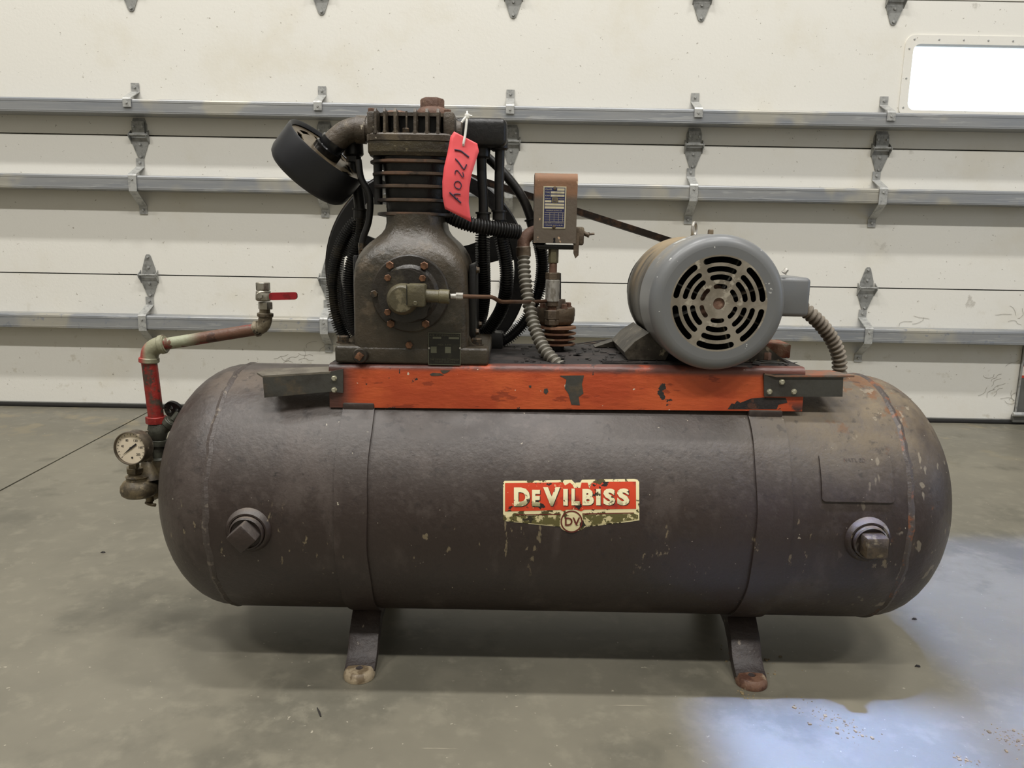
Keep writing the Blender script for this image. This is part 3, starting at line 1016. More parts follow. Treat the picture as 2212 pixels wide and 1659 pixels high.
for bi, (x0, x1) in enumerate(BANDS):
    bm = BM()
    R1 = TR + 0.0045
    # a strap that runs from the deck round under the tank and back (open at the top)
    secs = []
    n = 72
    a0, a1 = radians(128), radians(128 + 284)
    for i in range(n + 1):
        a = a0 + (a1 - a0) * i / n
        c, s = cos(a), sin(a)
        w0 = 0.0010 * sin(i * 0.7)
        secs.append([(x0 + w0, TR * 0.998 * c, TZ + TR * 0.998 * s), (x0 + w0, R1 * c, TZ + R1 * s),
                     (x1 + w0, R1 * c, TZ + R1 * s), (x1 + w0, TR * 0.998 * c, TZ + TR * 0.998 * s)])
    loft(bm, secs)
    obj('saddle_band', bm, M['tank'], AC, smooth=30)
    # saddle pads between band and deck
    for s in (-1, 1):
        bm = BM()
        box(bm, ((x0 + x1) / 2, s * 0.148, 0.4985), (x1 - x0, 0.016, 0.018), 0.003)
        obj('saddle_pad', bm, M['tank'], AC)
    # feet: a leg under the tank ending in a rounded worn toe
    cxm = (x0 + x1) / 2
    for s in (-1, 1):
        bm = BM()
        hw = 0.0275
        path = [(-0.055, 0.105, 0.034), (-0.105, 0.094, 0.032), (-0.142, 0.062, 0.026), (-0.158, 0.034, 0.020), (-0.178, 0.019, 0.015), (-0.192, 0.013, 0.013)]
        secs = []
        for k, (yy, zz, th) in enumerate(path):
            pa, pb = path[max(k - 1, 0)], path[min(k + 1, len(path) - 1)]
            d = V((0, pb[0] - pa[0], pb[1] - pa[1])).normalized()
            nn = V((0, -d.z, d.y))
            if nn.y > 0: nn = -nn
            p = V((cxm, yy, zz))
            base = p - nn * th if k < 4 else V((cxm, yy, 0.001))
            if k >= 4: nn = V((0, 0, 0))
            secs.append([(cxm - hw, base.y * -s, base.z), (cxm - hw, p.y * -s, p.z), (cxm - hw + 0.004, (p.y + nn.y * 0.002) * -s, p.z + 0.001),
                         (cxm + hw - 0.004, (p.y + nn.y * 0.002) * -s, p.z + 0.001), (cxm + hw, p.y * -s, p.z), (cxm + hw, base.y * -s, base.z)])
        loft(bm, secs)
        lg = obj('foot', bm, M['leg'], AC)
        bm = BM()
        lathe(bm, [(0, 0.0005), (0.0285, 0.0005), (0.0290, 0.006), (0.0262, 0.0135), (0.0225, 0.0165), (0.0075, 0.0175), (0.0068, 0.0165), (0.0066, 0.004), (0, 0.004)],
              (cxm, 0.192 * s, 0), (0, 0, 1), 32)
        obj('foot_toe', bm, M['foot_worn'] if bi == 0 else M['foot_rust'], lg,
            label='pale worn rounded toe with a bolt hole' if bi == 0 else 'rusty rounded toe')
        bm = BM()
        cyl(bm, (cxm, 0.192 * s, 0.004), (cxm, 0.192 * s, 0.0046), 0.0064, n=20)
        obj('bolt_hole', bm, M['hole'], lg)

# ---- threaded plugs in the tank wall
for px, py, turn, mt in ((537, 1146, radians(42), M['tank']), (1874, 1166, radians(2), M['plug_tan'])):
    p = tank_hit(px, py)
    n = tank_n(p)
    bm = BM()
    lathe(bm, [(0.041, -0.006), (0.038, 0.004), (0.034, 0.0085), (0.031, 0.0085), (0.0295, 0.006), (0.029, 0.014), (0.0265, 0.016), (0.0255, 0.012), (0.0, 0.012)], p, n, 40)
    bung = obj('tank_bung', bm, M['tank'], AC, label='round welded bung with a square-headed plug')
    x, y, z = basis(n)
    rot = Matrix((x, y, z)).transposed() @ Matrix.Rotation(turn, 3, 'Z')
    bm = BM()
    box(bm, p + n * 0.022, (0.037, 0.037, 0.034), 0.0035, rot)
    obj('square_plug', bm, mt, bung)

# ---- data plate on the tank
def on_tank_grid(bm, px0, py0, px1, py1, off, r, nx=10, ny=14, th=0.003):
    lp = rrect(0, 0, 1, 1, r, 4)
    a, b = tank_hit(px0, py0), tank_hit(px1, py1)
    th0, th1 = atan2(a.z - TZ, -a.y), atan2(b.z - TZ, -b.y)

    def pt(u, v, o):
        t = th0 + (th1 - th0) * v
        return V((a.x + (b.x - a.x) * u, -(TR + o) * cos(t), TZ + (TR + o) * sin(t)))
    return pt


pt = on_tank_grid(None, 1767, 981, 1930, 1086, 0, 0)
bm = BM()
loop = rrect(0, 0, 1, 1, 0.06, 5)
b2 = BM()
vv = [b2.verts.new((x, y, 0)) for x, y in loop]
b2.faces.new(vv)
for k in range(1, 14):
    bmesh.ops.bisect_plane(b2, geom=b2.verts[:] + b2.edges[:] + b2.faces[:], plane_co=(0, k / 14, 0), plane_no=(0, 1, 0))
ex_ = bmesh.ops.extrude_face_region(b2, geom=b2.faces[:])
for v in [g for g in ex_['geom'] if isinstance(g, bmesh.types.BMVert)]:
    v.co.z = 1
mp = {v: bm.verts.new(pt(v.co.x, v.co.y, -0.001 + 0.0045 * v.co.z)) for v in b2.verts}
for f in b2.faces:
    bm.faces.new([mp[v] for v in f.verts])
b2.free()
DP = obj('data_plate', bm, M['tank'], AC, label='blank-looking brown painted data plate with rounded corners')
bm = BM()
put_text(bm, "NAT'L BD", lambda u, v: pt(0.34 + 0.30 * u, 0.17 - 0.085 * v, 0.0042), 0.0, 3)
obj('stamped_lettering', bm, M['tank_seam'], DP, smooth=0)

# ---- brand decal on the tank front
DEC0 = (1060.0, 1000.0, 6.144)


def dz(x, y):
    return DEC0[0] + x / DEC0[2], DEC0[1] + y / DEC0[2]


def decal_poly(bm, loops, off):
    """loops in zoom units; triangulated, sliced along the tank's curve, and wrapped on the shell"""
    flat = [[V((p[0], p[1], 0)) for p in lp] for lp in loops]
    tris = geometry.tessellate_polygon(flat)
    allp = [p for lp in loops for p in lp]
    b2 = BM()
    vv = [b2.verts.new((p[0], p[1], 0)) for p in allp]
    for t in tris:
        try:
            b2.faces.new([vv[i] for i in t])
        except ValueError:
            pass
    ys = [p[1] for p in allp]
    y = min(ys) + 22
    while y < max(ys):
        bmesh.ops.bisect_plane(b2, geom=b2.verts[:] + b2.edges[:] + b2.faces[:], plane_co=(0, y, 0), plane_no=(0, 1, 0))
        y += 22
    mp = {v: bm.verts.new(tank_hit(*dz(v.co.x, v.co.y), off)) for v in b2.verts}
    for f in b2.faces:
        bm.faces.new([mp[v] for v in f.verts])
    b2.free()


outer = [(165, 262), (185, 238), (560, 234), (960, 226), (1075, 224), (1110, 262), (1185, 258), (1210, 224), (1390, 220), (1420, 250), (1440, 218), (1900, 212),
         (1945, 222), (1970, 252), (1972, 760), (1880, 775), (1560, 815), (1250, 850), (1215, 885), (1160, 900), (1070, 912), (980, 900), (940, 872), (920, 848),
         (560, 812), (200, 772), (165, 755)]
bm = BM()
decal_poly(bm, [outer], 0.0006)
DECAL = obj('brand_decal', bm, M['cream'], AC, label='worn red and cream brand decal with lettering', smooth=0)
bm = BM()
decal_poly(bm, [[(190, 268), (960, 258), (985, 300), (1050, 262), (1085, 290), (1105, 330), (1190, 330), (1205, 262), (1285, 262), (1310, 340), (1345, 262), (1400, 270), (1450, 290), (1490, 250), (1925, 248), (1928, 606), (1240, 618), (1200, 640), (1130, 618), (1010, 618), (960, 640), (930, 622), (190, 642)]], 0.0011)
obj('red_panel', bm, M['decal_red'], DECAL, smooth=0)
bm = BM()
decal_poly(bm, [[(330, 700), (930, 690), (915, 740), (915, 838), (560, 800), (215, 762), (215, 720)]], 0.0011)
decal_poly(bm, [[(1215, 688), (1900, 670), (1955, 690), (1955, 745), (1560, 800), (1250, 836), (1230, 760)]], 0.0011)
obj('green_band', bm, M['decal_band'], DECAL, smooth=0)
bm = BM()
decal_poly(bm, [[(330, 680), (930, 672), (930, 684), (330, 692)]], 0.0014)
decal_poly(bm, [[(1215, 668), (1900, 656), (1900, 668), (1215, 682)]], 0.0014)
decal_poly(bm, [circ(1072, 775, 146, 40), circ(1072, 775, 128, 40)], 0.0016)
put_text(bm, 'DV', lambda u, v: tank_hit(*dz(985 + 200 * u, 830 - 110 * v), 0.0020), 0.02, 4)
obj('ring_mark', bm, M['decal_dark'], DECAL, smooth=0)
bs, bf = BM(), BM()
for ch, x0, x1, y0, y1 in (('D', 308, 520, 325, 575), ('E', 548, 655, 355, 575), ('V', 695, 922, 322, 570), ('I', 962, 1022, 345, 565), ('L', 1070, 1180, 340, 560),
                           ('B', 1215, 1368, 345, 560), ('I', 1398, 1456, 345, 560), ('S', 1492, 1650, 340, 560), ('S', 1675, 1838, 338, 560)):
    put_text(bs, ch, lambda u, v: tank_hit(*dz(x0 + 9 + (x1 - x0) * u, y1 + 8 - (y1 - y0) * v), 0.0015), 0.055, 8)
    put_text(bf, ch, lambda u, v: tank_hit(*dz(x0 + (x1 - x0) * u, y1 - (y1 - y0) * v), 0.0020), 0.055, 8)
obj('letter_shadow', bs, M['decal_shadow'], DECAL, smooth=0)
obj('lettering', bf, M['letter'], DECAL, smooth=0)

# ---- mounting deck: bent plate, orange front edge
FYF = -0.153
KT = 0.010


def dk(x, z):
    return z + KT * (x - 0.05)


xl, xr = at(712, 870, FYF).x, at(1735, 860, FYF).x
zf0, zf1 = 0.502, 0.5800
prof_out = [(FYF, zf0)]
for i in range(7):
    a = radians(180 - 90 * i / 6)
    prof_out.append((FYF + 0.010 + 0.010 * cos(a), zf1 - 0.010 + 0.010 * sin(a)))
prof_out.append((FYF + 0.022, zf1))
t = 0.004
prof_in = [(FYF + 0.022, zf1 - t)]
for i in range(6, -1, -1):
    a = radians(180 - 90 * i / 6)
    prof_in.append((FYF + 0.010 + 0.006 * cos(a), zf1 - 0.010 + 0.006 * sin(a)))
prof_in.append((FYF + t, zf0))
sec = prof_out + prof_in
bm = BM()
loft(bm, [[(xl + (xr - xl) * k / 24, y, dk(xl + (xr - xl) * k / 24, z)) for y, z in sec] for k in range(25)])
RAIL = obj('frame_rail', bm, M['orange'], AC, label='peeling orange painted front rail under the pump and motor')
bm = BM()
secd = [(FYF + 0.022, zf1 - 0.0002), (0.143, zf1 - 0.0002), (0.153, zf1 - 0.010), (0.153, zf0), (0.149, zf0), (0.149, zf1 - 0.012), (0.142, zf1 - t), (FYF + 0.022, zf1 - t)]
loft(bm, [[(xl + (xr - xl) * k / 24, y, dk(xl + (xr - xl) * k / 24, z)) for y, z in secd] for k in range(25)])
DECK = obj('deck', bm, M['deck'], AC, label='dirty blackened top plate')
# raised slide strips in front of the motor
p0, p1 = at(1300, 790, -0.115), at(1530, 792, -0.115)
for k in range(2):
    bm = BM()
    box(bm, ((p0.x + p1.x) / 2, -0.118 + 0.016 * k, dk(0.25, 0.5805)), (p1.x - p0.x, 0.005, 0.003), 0.001)
    obj('slide_strip', bm, M['deck'], DECK)
# paint flakes and grit on the deck
bm = BM()
rnd = random.Random(3)
for i in range(150):
    x = rnd.uniform(0.0, 0.30) if i < 110 else rnd.uniform(0.42, 0.52)
    y = rnd.uniform(-0.13, 0.13)
    s = rnd.uniform(0.002, 0.009) if i % 6 else rnd.uniform(0.008, 0.016)
    rot = Matrix.Rotation(rnd.uniform(0, 6.3), 3, 'Z') @ Matrix.Rotation(rnd.uniform(-0.35, 0.35), 3, 'X')
    box(bm, (x, y, dk(x, zf1) + 0.0012 + s * 0.08), (s, s * rnd.uniform(0.4, 0.9), 0.0012), 0, rot)
obj('paint_flakes', bm, M['flake'], DECK, smooth=0)['kind'] = 'stuff'

# bare patches where the orange has flaked off: thin, their own outline
def chip(pts, sc, ox, oy, mt):
    pp = [at(ox + x / sc, oy + y / sc, FYF - 0.0004) for x, y in pts]
    bm = BM()
    prism(bm, [[(p.x, p.z) for p in pp]], lambda u, v: (u, FYF - 0.0006, v), (0, 0.0010, 0))
    obj('bare_patch', bm, mt, RAIL, smooth=0, label='dark bare patch where the orange paint has flaked off')


chip([(440, 1192), (575, 1190), (563, 1240), (572, 1290), (545, 1310), (552, 1355), (505, 1352), (488, 1290), (468, 1262), (478, 1212)], 2.56, 1037, 346, M['bracket'])
chip([(355, 1265), (372, 1262), (378, 1280), (365, 1295), (352, 1285)], 2.56, 1037, 346, M['bracket'])
chip([(270, 1246), (284, 1246), (282, 1258), (272, 1257)], 2.56, 1037, 346, M['bracket'])
chip([(1370, 1376), (1392, 1345), (1408, 1349), (1422, 1330), (1440, 1342), (1500, 1318), (1570, 1312), (1690, 1314), (1700, 1340), (1650, 1352), (1640, 1376)], 2.56, 1037, 346, M['deck'])
chip([(1105, 1516), (1130, 1502), (1200, 1506), (1235, 1524), (1180, 1530), (1120, 1530)], 4.276, 670, 454, M['bracket'])
chip([(1203, 1478), (1292, 1480), (1268, 1498), (1230, 1512), (1212, 1496)], 4.276, 670, 454, M['bracket'])

# ---- angle brackets at both ends of the rail
def quad_plate(bm, pts, off):
    off = V(off)
    a = [bm.verts.new(p) for p in pts]
    b = [bm.verts.new(V(p) + off) for p in pts]
    n = len(pts)
    bm.faces.new(a)
    bm.faces.new(b[::-1])
    for i in range(n):
        j = (i + 1) % n
        bm.faces.new((a[i], b[i], b[j], a[j]))


A_, B_ = at(567, 812, -0.178), at(571, 859, -0.176)
C_, D_ = at(741, 849, -0.1565), at(741, 797, -0.1565)
E_, F_ = at(716, 846, -0.160), at(714, 803, -0.160)
bm = BM()
quad_plate(bm, [A_, B_, E_, C_, D_, F_], (0, 0.003, 0))
BR = obj('angle_bracket', bm, M['bracket'], AC, label='dark angle bracket standing off the left end of the orange rail', smooth=20)
bm = BM()
quad_plate(bm, [A_ + V((-0.017, 0.022, 0.002)), A_ + V((0.0, 0.0, 0.0)), F_, F_ + V((0.0, 0.06, 0.0)), A_ + V((-0.010, 0.075, 0.001))], (0, 0, -0.003))
obj('bracket_flange', bm, M['bracket_top'], BR, smooth=20)
for q in ((722, 817), (722, 842)):
    p = at(q[0], q[1], -0.1595)
    bolt(BR, p, (0, -1, 0), 0.0042, 0.004, M['brass_bolt'], washer=1.2)
# dark end piece of the rail under the left bracket
A_, B_ = at(1650, 808, -0.157), at(1822, 812, -0.157)
C_, D_ = at(1820, 857, -0.157), at(1651, 857, -0.157)
bm = BM()
quad_plate(bm, [A_, B_, C_, D_], (0, 0.003, 0))
BR2 = obj('angle_bracket', bm, M['bracket'], AC, label='dark angle bracket bolted to the right end of the orange rail', smooth=20)
bm = BM()
q0, q1 = at(1678, 811, -0.160), at(1846, 811, -0.160)
quad_plate(bm, [at(1652, 806, -0.157), q0, q1, q1 + V((-0.02, 0.055, 0.0)), q0 + V((-0.03, 0.055, 0.0))], (0, 0, -0.003))
obj('bracket_flange', bm, M['bracket_dusty'], BR2, smooth=20, label='dusty rusty top flange')
for q in ((1689, 825), (1662, 846), (1715, 846)):
    bolt(BR2, at(q[0], q[1], -0.157), (0, -1, 0), 0.0044, 0.004, M['brass_bolt'], washer=1.15)

# ---- pump crankcase
PC = V((-0.170, -0.020))          # plan centre
ZB = 0.578
bm = BM()
secs = []
for z, hw, hd, r, cx in ((0.6000, 0.1010, 0.130, 0.016, -0.1795), (0.66, 0.1005, 0.130, 0.018, -0.180), (0.715, 0.0995, 0.130, 0.020, -0.1815), (0.738, 0.0985, 0.1295, 0.024, -0.182),
                         (0.753, 0.0965, 0.1285, 0.030, -0.182), (0.766, 0.0925, 0.126, 0.038, -0.182), (0.778, 0.0860, 0.121, 0.046, -0.182), (0.788, 0.0775, 0.115, 0.050, -0.1815),
                         (0.796, 0.0680, 0.109, 0.050, -0.181), (0.804, 0.0590, 0.104, 0.048, -0.1805), (0.813, 0.0530, 0.101, 0.046, -0.180), (0.823, 0.0508, 0.099, 0.045, -0.180), (0.838, 0.0510, 0.099, 0.045, -0.180)):
    secs.append(ring_pts((cx, -0.020), hw, hd, r, z, 8))
loft(bm, secs)
CRK = obj('crankcase', bm, M['cast'], AC, label='oily brown cast crankcase with a round bearing cover')
xL, xR = at(726, 780, -0.14).x, at(1056, 780, -0.14).x
bm = BM()
box(bm, ((xL + xR) / 2, -0.020, ZB + 0.0155), (xR - xL, 0.262, 0.031), 0.006, seg=3)
obj('base_flange', bm, M['cast'], CRK)
# fillets between body and base
for s, xx in ((-1, -0.2800), (1, -0.0790)):
    bm = BM()
    prism(bm, [[(0, 0), (0.016, 0), (0.006, 0.006), (0, 0.018)]], lambda u, v: (xx + s * u, -0.130, 0.608 + v), (0, 0.22, 0))
    obj('base_fillet', bm, M['cast'], CRK)
for px, py, yy in ((742, 757, -0.112), (1030, 752, -0.112), (1050, 712, 0.09)):
    p = at(px, py, yy)
    bolt(CRK, (p.x, yy, ZB + 0.031), (0, 0, 1), 0.0105, 0.013, M['dark_bolt'], washer=1.2)
# rear lug on the right with its bolt
bm = BM()
box(bm, (-0.045, 0.085, 0.595), (0.05, 0.05, 0.034), 0.004)
obj('base_lug', bm, M['black_iron'], CRK)
# side cover plates
bm = BM()
box(bm, (-0.0745, -0.02, 0.685), (0.013, 0.16, 0.135), 0.003)
obj('side_cover', bm, M['black_iron'], CRK)
bm = BM()
box(bm, (-0.2830, -0.03, 0.690), (0.008, 0.15, 0.150), 0.003)
obj('side_cover', bm, M['black_iron'], CRK)
for yy in (-0.085, 0.045):
    bolt(CRK, (-0.0680, yy, 0.742), (1, 0, 0), 0.006, 0.006, M['dark_bolt'])
    bolt(CRK, (-0.0680, yy, 0.630), (1, 0, 0), 0.006, 0.006, M['dark_bolt'])

YF = -0.150
bc = at(887, 634, YF)
k_ = mpp(887, 634, YF)
bm = BM()
lathe(bm, [(0.067, 0.006), (0.067, -0.006), (0.0645, -0.009), (0.050, -0.009), (0.047, -0.012), (0.044, -0.016), (0.0, -0.016)], bc, (0, 1, 0), 64)
BC = obj('bearing_cover', bm, M['cover'], CRK, label='round dark bearing cover with coppery bolts')
# four-lobed pump cover
bm = BM()
lobes = []
for i in range(96):
    a = 2 * pi * i / 96
    base = 0.0455
    for la in (45, 135, 225, 315):
        d = abs((math.degrees(a) - la + 180) % 360 - 180)
        base += 0.0050 * max(0, 1 - (d / 13) ** 2)
    lobes.append((base * cos(a), base * sin(a)))
c2 = at(876, 638, YF - 0.016)
prism(bm, [lobes], lambda u, v: (c2.x + u, YF - 0.015, c2.z + v), (0, -0.012, 0))
obj('lobed_cover', bm, M['cover'], CRK)
for px, py in ((843, 573), (917, 574), (845, 699), (920, 699)):
    bolt(CRK, at(px, py, YF - 0.009), (0, -1, 0), 0.0072, 0.007, M['copper_bolt'], washer=0, turn=0.5)
for px, py in ((809, 635),):
    bolt(CRK, at(px, py, YF - 0.009), (0, -1, 0), 0.0070, 0.006, M['dark_bolt'], washer=0, turn=0.3)
for s in ((838, 600), (913, 601), (838, 674)):
    bolt(CRK, at(s[0], s[1], YF - 0.027), (0, -1, 0), 0.0060, 0.006, M['copper_bolt'], washer=0, turn=0.2)
bolt(CRK, at(884, 745, YF), (0, -1, 0), 0.0066, 0.005, M['copper_bolt'], washer=0)
# domed cap + box outlet to the right
yc = YF - 0.027
pa = at(872, 645, yc)
bm = BM()
rr = 33 * k_
lathe(bm, [(rr, 0), (rr, 0.016), (rr * 0.93, 0.023), (rr * 0.78, 0.027), (0, 0.028)], pa, (0, -1, 0), 40)
CAPO = obj('unloader_cap', bm, M['cap'], CRK, label='olive domed cap with a square outlet box')
bm = BM()
b0, b1 = at(880, 612, yc - 0.012), at(921, 662, yc - 0.012)
box(bm, ((b0.x + b1.x) / 2, yc - 0.014, (b0.z + b1.z) / 2), (b1.x - b0.x, 0.032, b0.z - b1.z), 0.004)
obj('outlet_box', bm, M['cap'], CRK)
bm = BM()
o0, o1 = at(915, 639, yc - 0.012), at(971, 641, yc - 0.012)
mid = at(948, 640, yc - 0.012)
cyl(bm, o0, o1, 0.0108, n=24, ch=0.001)
cyl(bm, mid, o1, 0.0118, n=24, ch=0.001)
obj('outlet_boss', bm, M['cap'], CRK)
bm = BM()
prism(bm, [rrect(-0.0005, 0, 0.0005, 0.034, 0.0004, 1)], lambda u, v: (b0.x + 0.0015 + u, yc - 0.0305, b1.z + 0.003 + v), (0, -0.0006, 0))
obj('parting_line', bm, M['hole'], CRK, smooth=0)
bolt(CRK, at(897, 655, yc - 0.030), (0, -1, 0), 0.004, 0.003, M['cap'], 'small_screw', 0)
# square drain plug low on the left
pd = at(780, 767, YF)
bm = BM()
lathe(bm, [(0.0135, 0.01), (0.0135, -0.008), (0.0115, -0.011), (0.0, -0.011)], pd, (0, 1, 0), 28)
DPG = obj('oil_drain', bm, M['cover'], CRK)
bm = BM()
box(bm, pd + V((0, -0.016, 0)), (0.011, 0.014, 0.011), 0.001, Matrix.Rotation(0.6, 3, 'Y'))
obj('oil_drain_plug', bm, M['copper_bolt'], CRK)
# pump name plate
n0, n1 = at(925, 718, YF - 0.001), at(995, 789, YF - 0.001)
bm = BM()
prism(bm, [rrect(n0.x, n1.z, n1.x, n0.z, 0.003)], lambda u, v: (u, YF + 0.0005, v), (0, -0.0022, 0))
NP = obj('name_plate', bm, M['plate_black'], CRK, label='small black name plate with faint lettering')


def npt(u, v, o=0.0022):
    return V((n0.x + (n1.x - n0.x) * u, YF - o, n0.z + (n1.z - n0.z) * v))


# (u, v measured from the plate's top-left corner on the photograph crop)
bm = BM()
fr_o = [(0.0, 0.0), (1, 0), (1, 1), (0, 1)]
prism(bm, [[(0.0, 0.0), (1, 0), (1, 1), (0, 1)], [(0.02, 0.02), (0.98, 0.02), (0.98, 0.98), (0.02, 0.98)]], lambda u, v: npt(u, v, 0.0018), (0, -0.0004, 0))
for x0, y0, x1, y1 in ((0.14, 0.13, 0.40, 0.19), (0.63, 0.13, 0.95, 0.19), (0.08, 0.43, 0.26, 0.63), (0.52, 0.43, 0.70, 0.63)):
    prism(bm, [[(x0, y0), (x1, y0), (x1, y1), (x0, y1)]], lambda u, v: npt(u, v, 0.0018), (0, -0.0005, 0))
obj('plate_panels', bm, M['plate_grey'], CRK, smooth=0)
bm = BM()
for s, x0, x1, y0, y1 in (('AIR COMPRESSOR', 0.03, 0.97, 0.115, 0.05), ('THE DEVILBISS COMPANY', 0.05, 0.96, 0.86, 0.80), ('TOLEDO, OHIO, U.S.A.', 0.2, 0.84, 0.935, 0.88),
                          ('NO.', 0.04, 0.12, 0.185, 0.14), ('MAX. R.P.M.', 0.3, 0.72, 0.40, 0.35)):
    put_text(bm, s, lambda u, v: npt(x0 + (x1 - x0) * u, y0 + (y1 - y0) * v, 0.0023), 0.0)
obj('plate_lettering', bm, M['plate_text'], CRK, smooth=0)['kind'] = 'stuff'
for px in (927, 994):
    bolt(CRK, at(px, 752, YF - 0.002), (0, -1, 0), 0.0018, 0.0012, M['steel'], 'rivet', 0, 12)

# copper tube from the outlet towards the check valve
c0 = at(972, 640, yc - 0.012)
bm = BM()
cyl(bm, c0, at(984, 640, -0.186), 0.0045, n=16)
lathe(bm, [(0, 0), (0.0062, 0), (0.0062, 0.012), (0, 0.012)], at(985, 640, -0.185), (1, 0, 0), 6)
obj('compression_nut', bm, M['steel'], CRK)
bm = BM()
tube(bm, [at(996, 640, -0.184), at(1030, 641, -0.175), at(1062, 642, -0.160), at(1074, 648, -0.150), at(1085, 652, -0.14), at(1110, 652, -0.11), at(1150, 652, -0.02), at(1185, 650, 0.03)], 0.0036, 10)
obj('unloader_tube', bm, M['copper'], AC, label='thin copper tube from pump cover to check valve')

# ---- cylinder with five cooling fins
YC = -0.005
bm = BM()
secs = []
for z, hw, hd, r, cx in ((0.8345, 0.0505, 0.095, 0.045, -0.180), (0.842, 0.054, 0.096, 0.045, -0.179), (0.90, 0.058, 0.097, 0.045, -0.178), (0.944, 0.064, 0.099, 0.045, -0.177)):
    secs.append(ring_pts((cx, YC), hw, hd, r, z, 6))
loft(bm, secs)
CYL = obj('cylinder', bm, M['black_iron'], AC, label='black finned cylinder block')
fin_px = ((347, 795, 990), (374, 800, 986), (402, 803, 982), (432, 808, 978), (462, 811, 974))
for py, a, b in fin_px:
    pl, pr = at(a, py, -0.09), at(b, py, -0.09)
    pz = at((a + b) / 2, py, -0.112).z
    hw = (pr.x - pl.x) / 2
    cx = (pr.x + pl.x) / 2
    bm = BM()
    secs = []
    for dz_, ins in ((-0.0032, 0.0025), (-0.0020, 0.0), (0.0020, 0.0), (0.0032, 0.0025)):
        secs.append(ring_pts((cx, YC), hw - ins, 0.109 - ins, 0.05, pz + dz_, 7))
    loft(bm, secs)
    obj('cooling_fin', bm, M['fin'], CYL)
for sx, yy in ((-0.2455, -0.075), (-0.2455, 0.06), (-0.107, -0.075)):
    bm = BM()
    cyl(bm, (sx, yy, 0.855), (sx, yy, 0.950), 0.0078, n=12)
    obj('through_stud', bm, M['black_iron'], CYL)

# ---- cylinder head
hl, hr = at(788, 300, -0.11).x, at(986, 300, -0.11).x
hx = (hl + hr) / 2
hhw = (hr - hl) / 2
z_f0, z_f1, z_f2 = at(880, 327, -0.115).z, at(880, 303, -0.115).z, at(880, 287, -0.115).z
z_t = at(880, 238, -0.115).z
bm = BM()
loft(bm, [ring_pts((hx, YC), hhw * 0.95, 0.106, 0.03, z_f0 - 0.006, 6), ring_pts((hx, YC), hhw * 0.985, 0.111, 0.03, z_f0, 6), ring_pts((hx, YC), hhw * 0.985, 0.112, 0.03, z_f1 - 0.001, 6)])
obj('valve_plate', bm, M['gasket'], CYL, label='oily valve plate under the head')
bm = BM()
loft(bm, [ring_pts((hx, YC), hhw * 1.0, 0.113, 0.03, z_f1, 6), ring_pts((hx, YC), hhw * 1.0, 0.114, 0.03, z_f2 - 0.003, 6), ring_pts((hx, YC), hhw * 0.985, 0.112, 0.03, z_f2, 6)])
HEAD = obj('cylinder_head', bm, M['head'], AC, label='brown cylinder head with upright fins and rusty caps')
bm = BM()
loft(bm, [ring_pts((hx, YC + 0.012), hhw - 0.012, 0.086, 0.03, z_f2 - 0.002, 6), ring_pts((hx, YC + 0.012), hhw - 0.012, 0.086, 0.03, z_t - 0.004, 6)])
obj('head_core', bm, M['black_iron'], HEAD)
bm = BM()
loft(bm, [ring_pts((hx + 0.002, YC + 0.006), hhw - 0.013, 0.094, 0.03, z_t - 0.006, 6), ring_pts((hx + 0.002, YC + 0.006), hhw - 0.013, 0.094, 0.03, z_t, 6)])
obj('head_top', bm, M['head'], HEAD)
for px in (811, 830.5, 853.5, 896.5, 922, 946):
    x = at(px, 262, -0.115).x
    bm = BM()
    w2 = 0.0019 if px < 840 else 0.0023
    prism(bm, [[(-0.118, z_f2 - 0.002), (0.10, z_f2 - 0.002), (0.10, z_t), (-0.108, z_t + 0.001), (-0.1135, z_t + 0.0035), (-0.118, z_t - 0.003)]], lambda u, v: (x - w2, u, v), (2 * w2, 0, 0))
    # flared foot
    prism(bm, [[(-w2 * 2.6, z_f2 - 0.001), (w2 * 2.6, z_f2 - 0.001), (w2, z_f2 + 0.005), (-w2, z_f2 + 0.005)]], lambda u, v: (x + u, -0.116, v), (0, 0.12, 0))
    obj('head_fin', bm, M['head'], HEAD, smooth=25)
# corner bosses
for px, w_, zt2 in ((802, 0.016, z_t - 0.004), (969, 0.020, z_t - 0.003)):
    x = at(px, 262, -0.11).x
    for yy in (-0.085, 0.07):
        bm = BM()
        box(bm, (x, yy, (z_f2 + zt2) / 2), (w_, 0.05, zt2 - z_f2 + 0.006), 0.005)
        obj('corner_boss', bm, M['head'], HEAD)
for px, yy in ((803, -0.085), (967, -0.085), (967, 0.07)):
    p = at(px, 238, yy)
    bolt(HEAD, (p.x, yy, z_t - 0.002), (0, 0, 1), 0.0068, 0.009, M['rustbrown'])
p = at(877, 281, -0.105)
bolt(HEAD, (p.x, -0.105, z_f2), (0, 0, 1), 0.0065, 0.009, M['dark_bolt'])
bm = BM()
cyl(bm, (p.x + 0.001, -0.105, z_f2 + 0.008), (p.x + 0.001, -0.105, z_t), 0.0018, n=8)
obj('head_stud', bm, M['head'], HEAD)
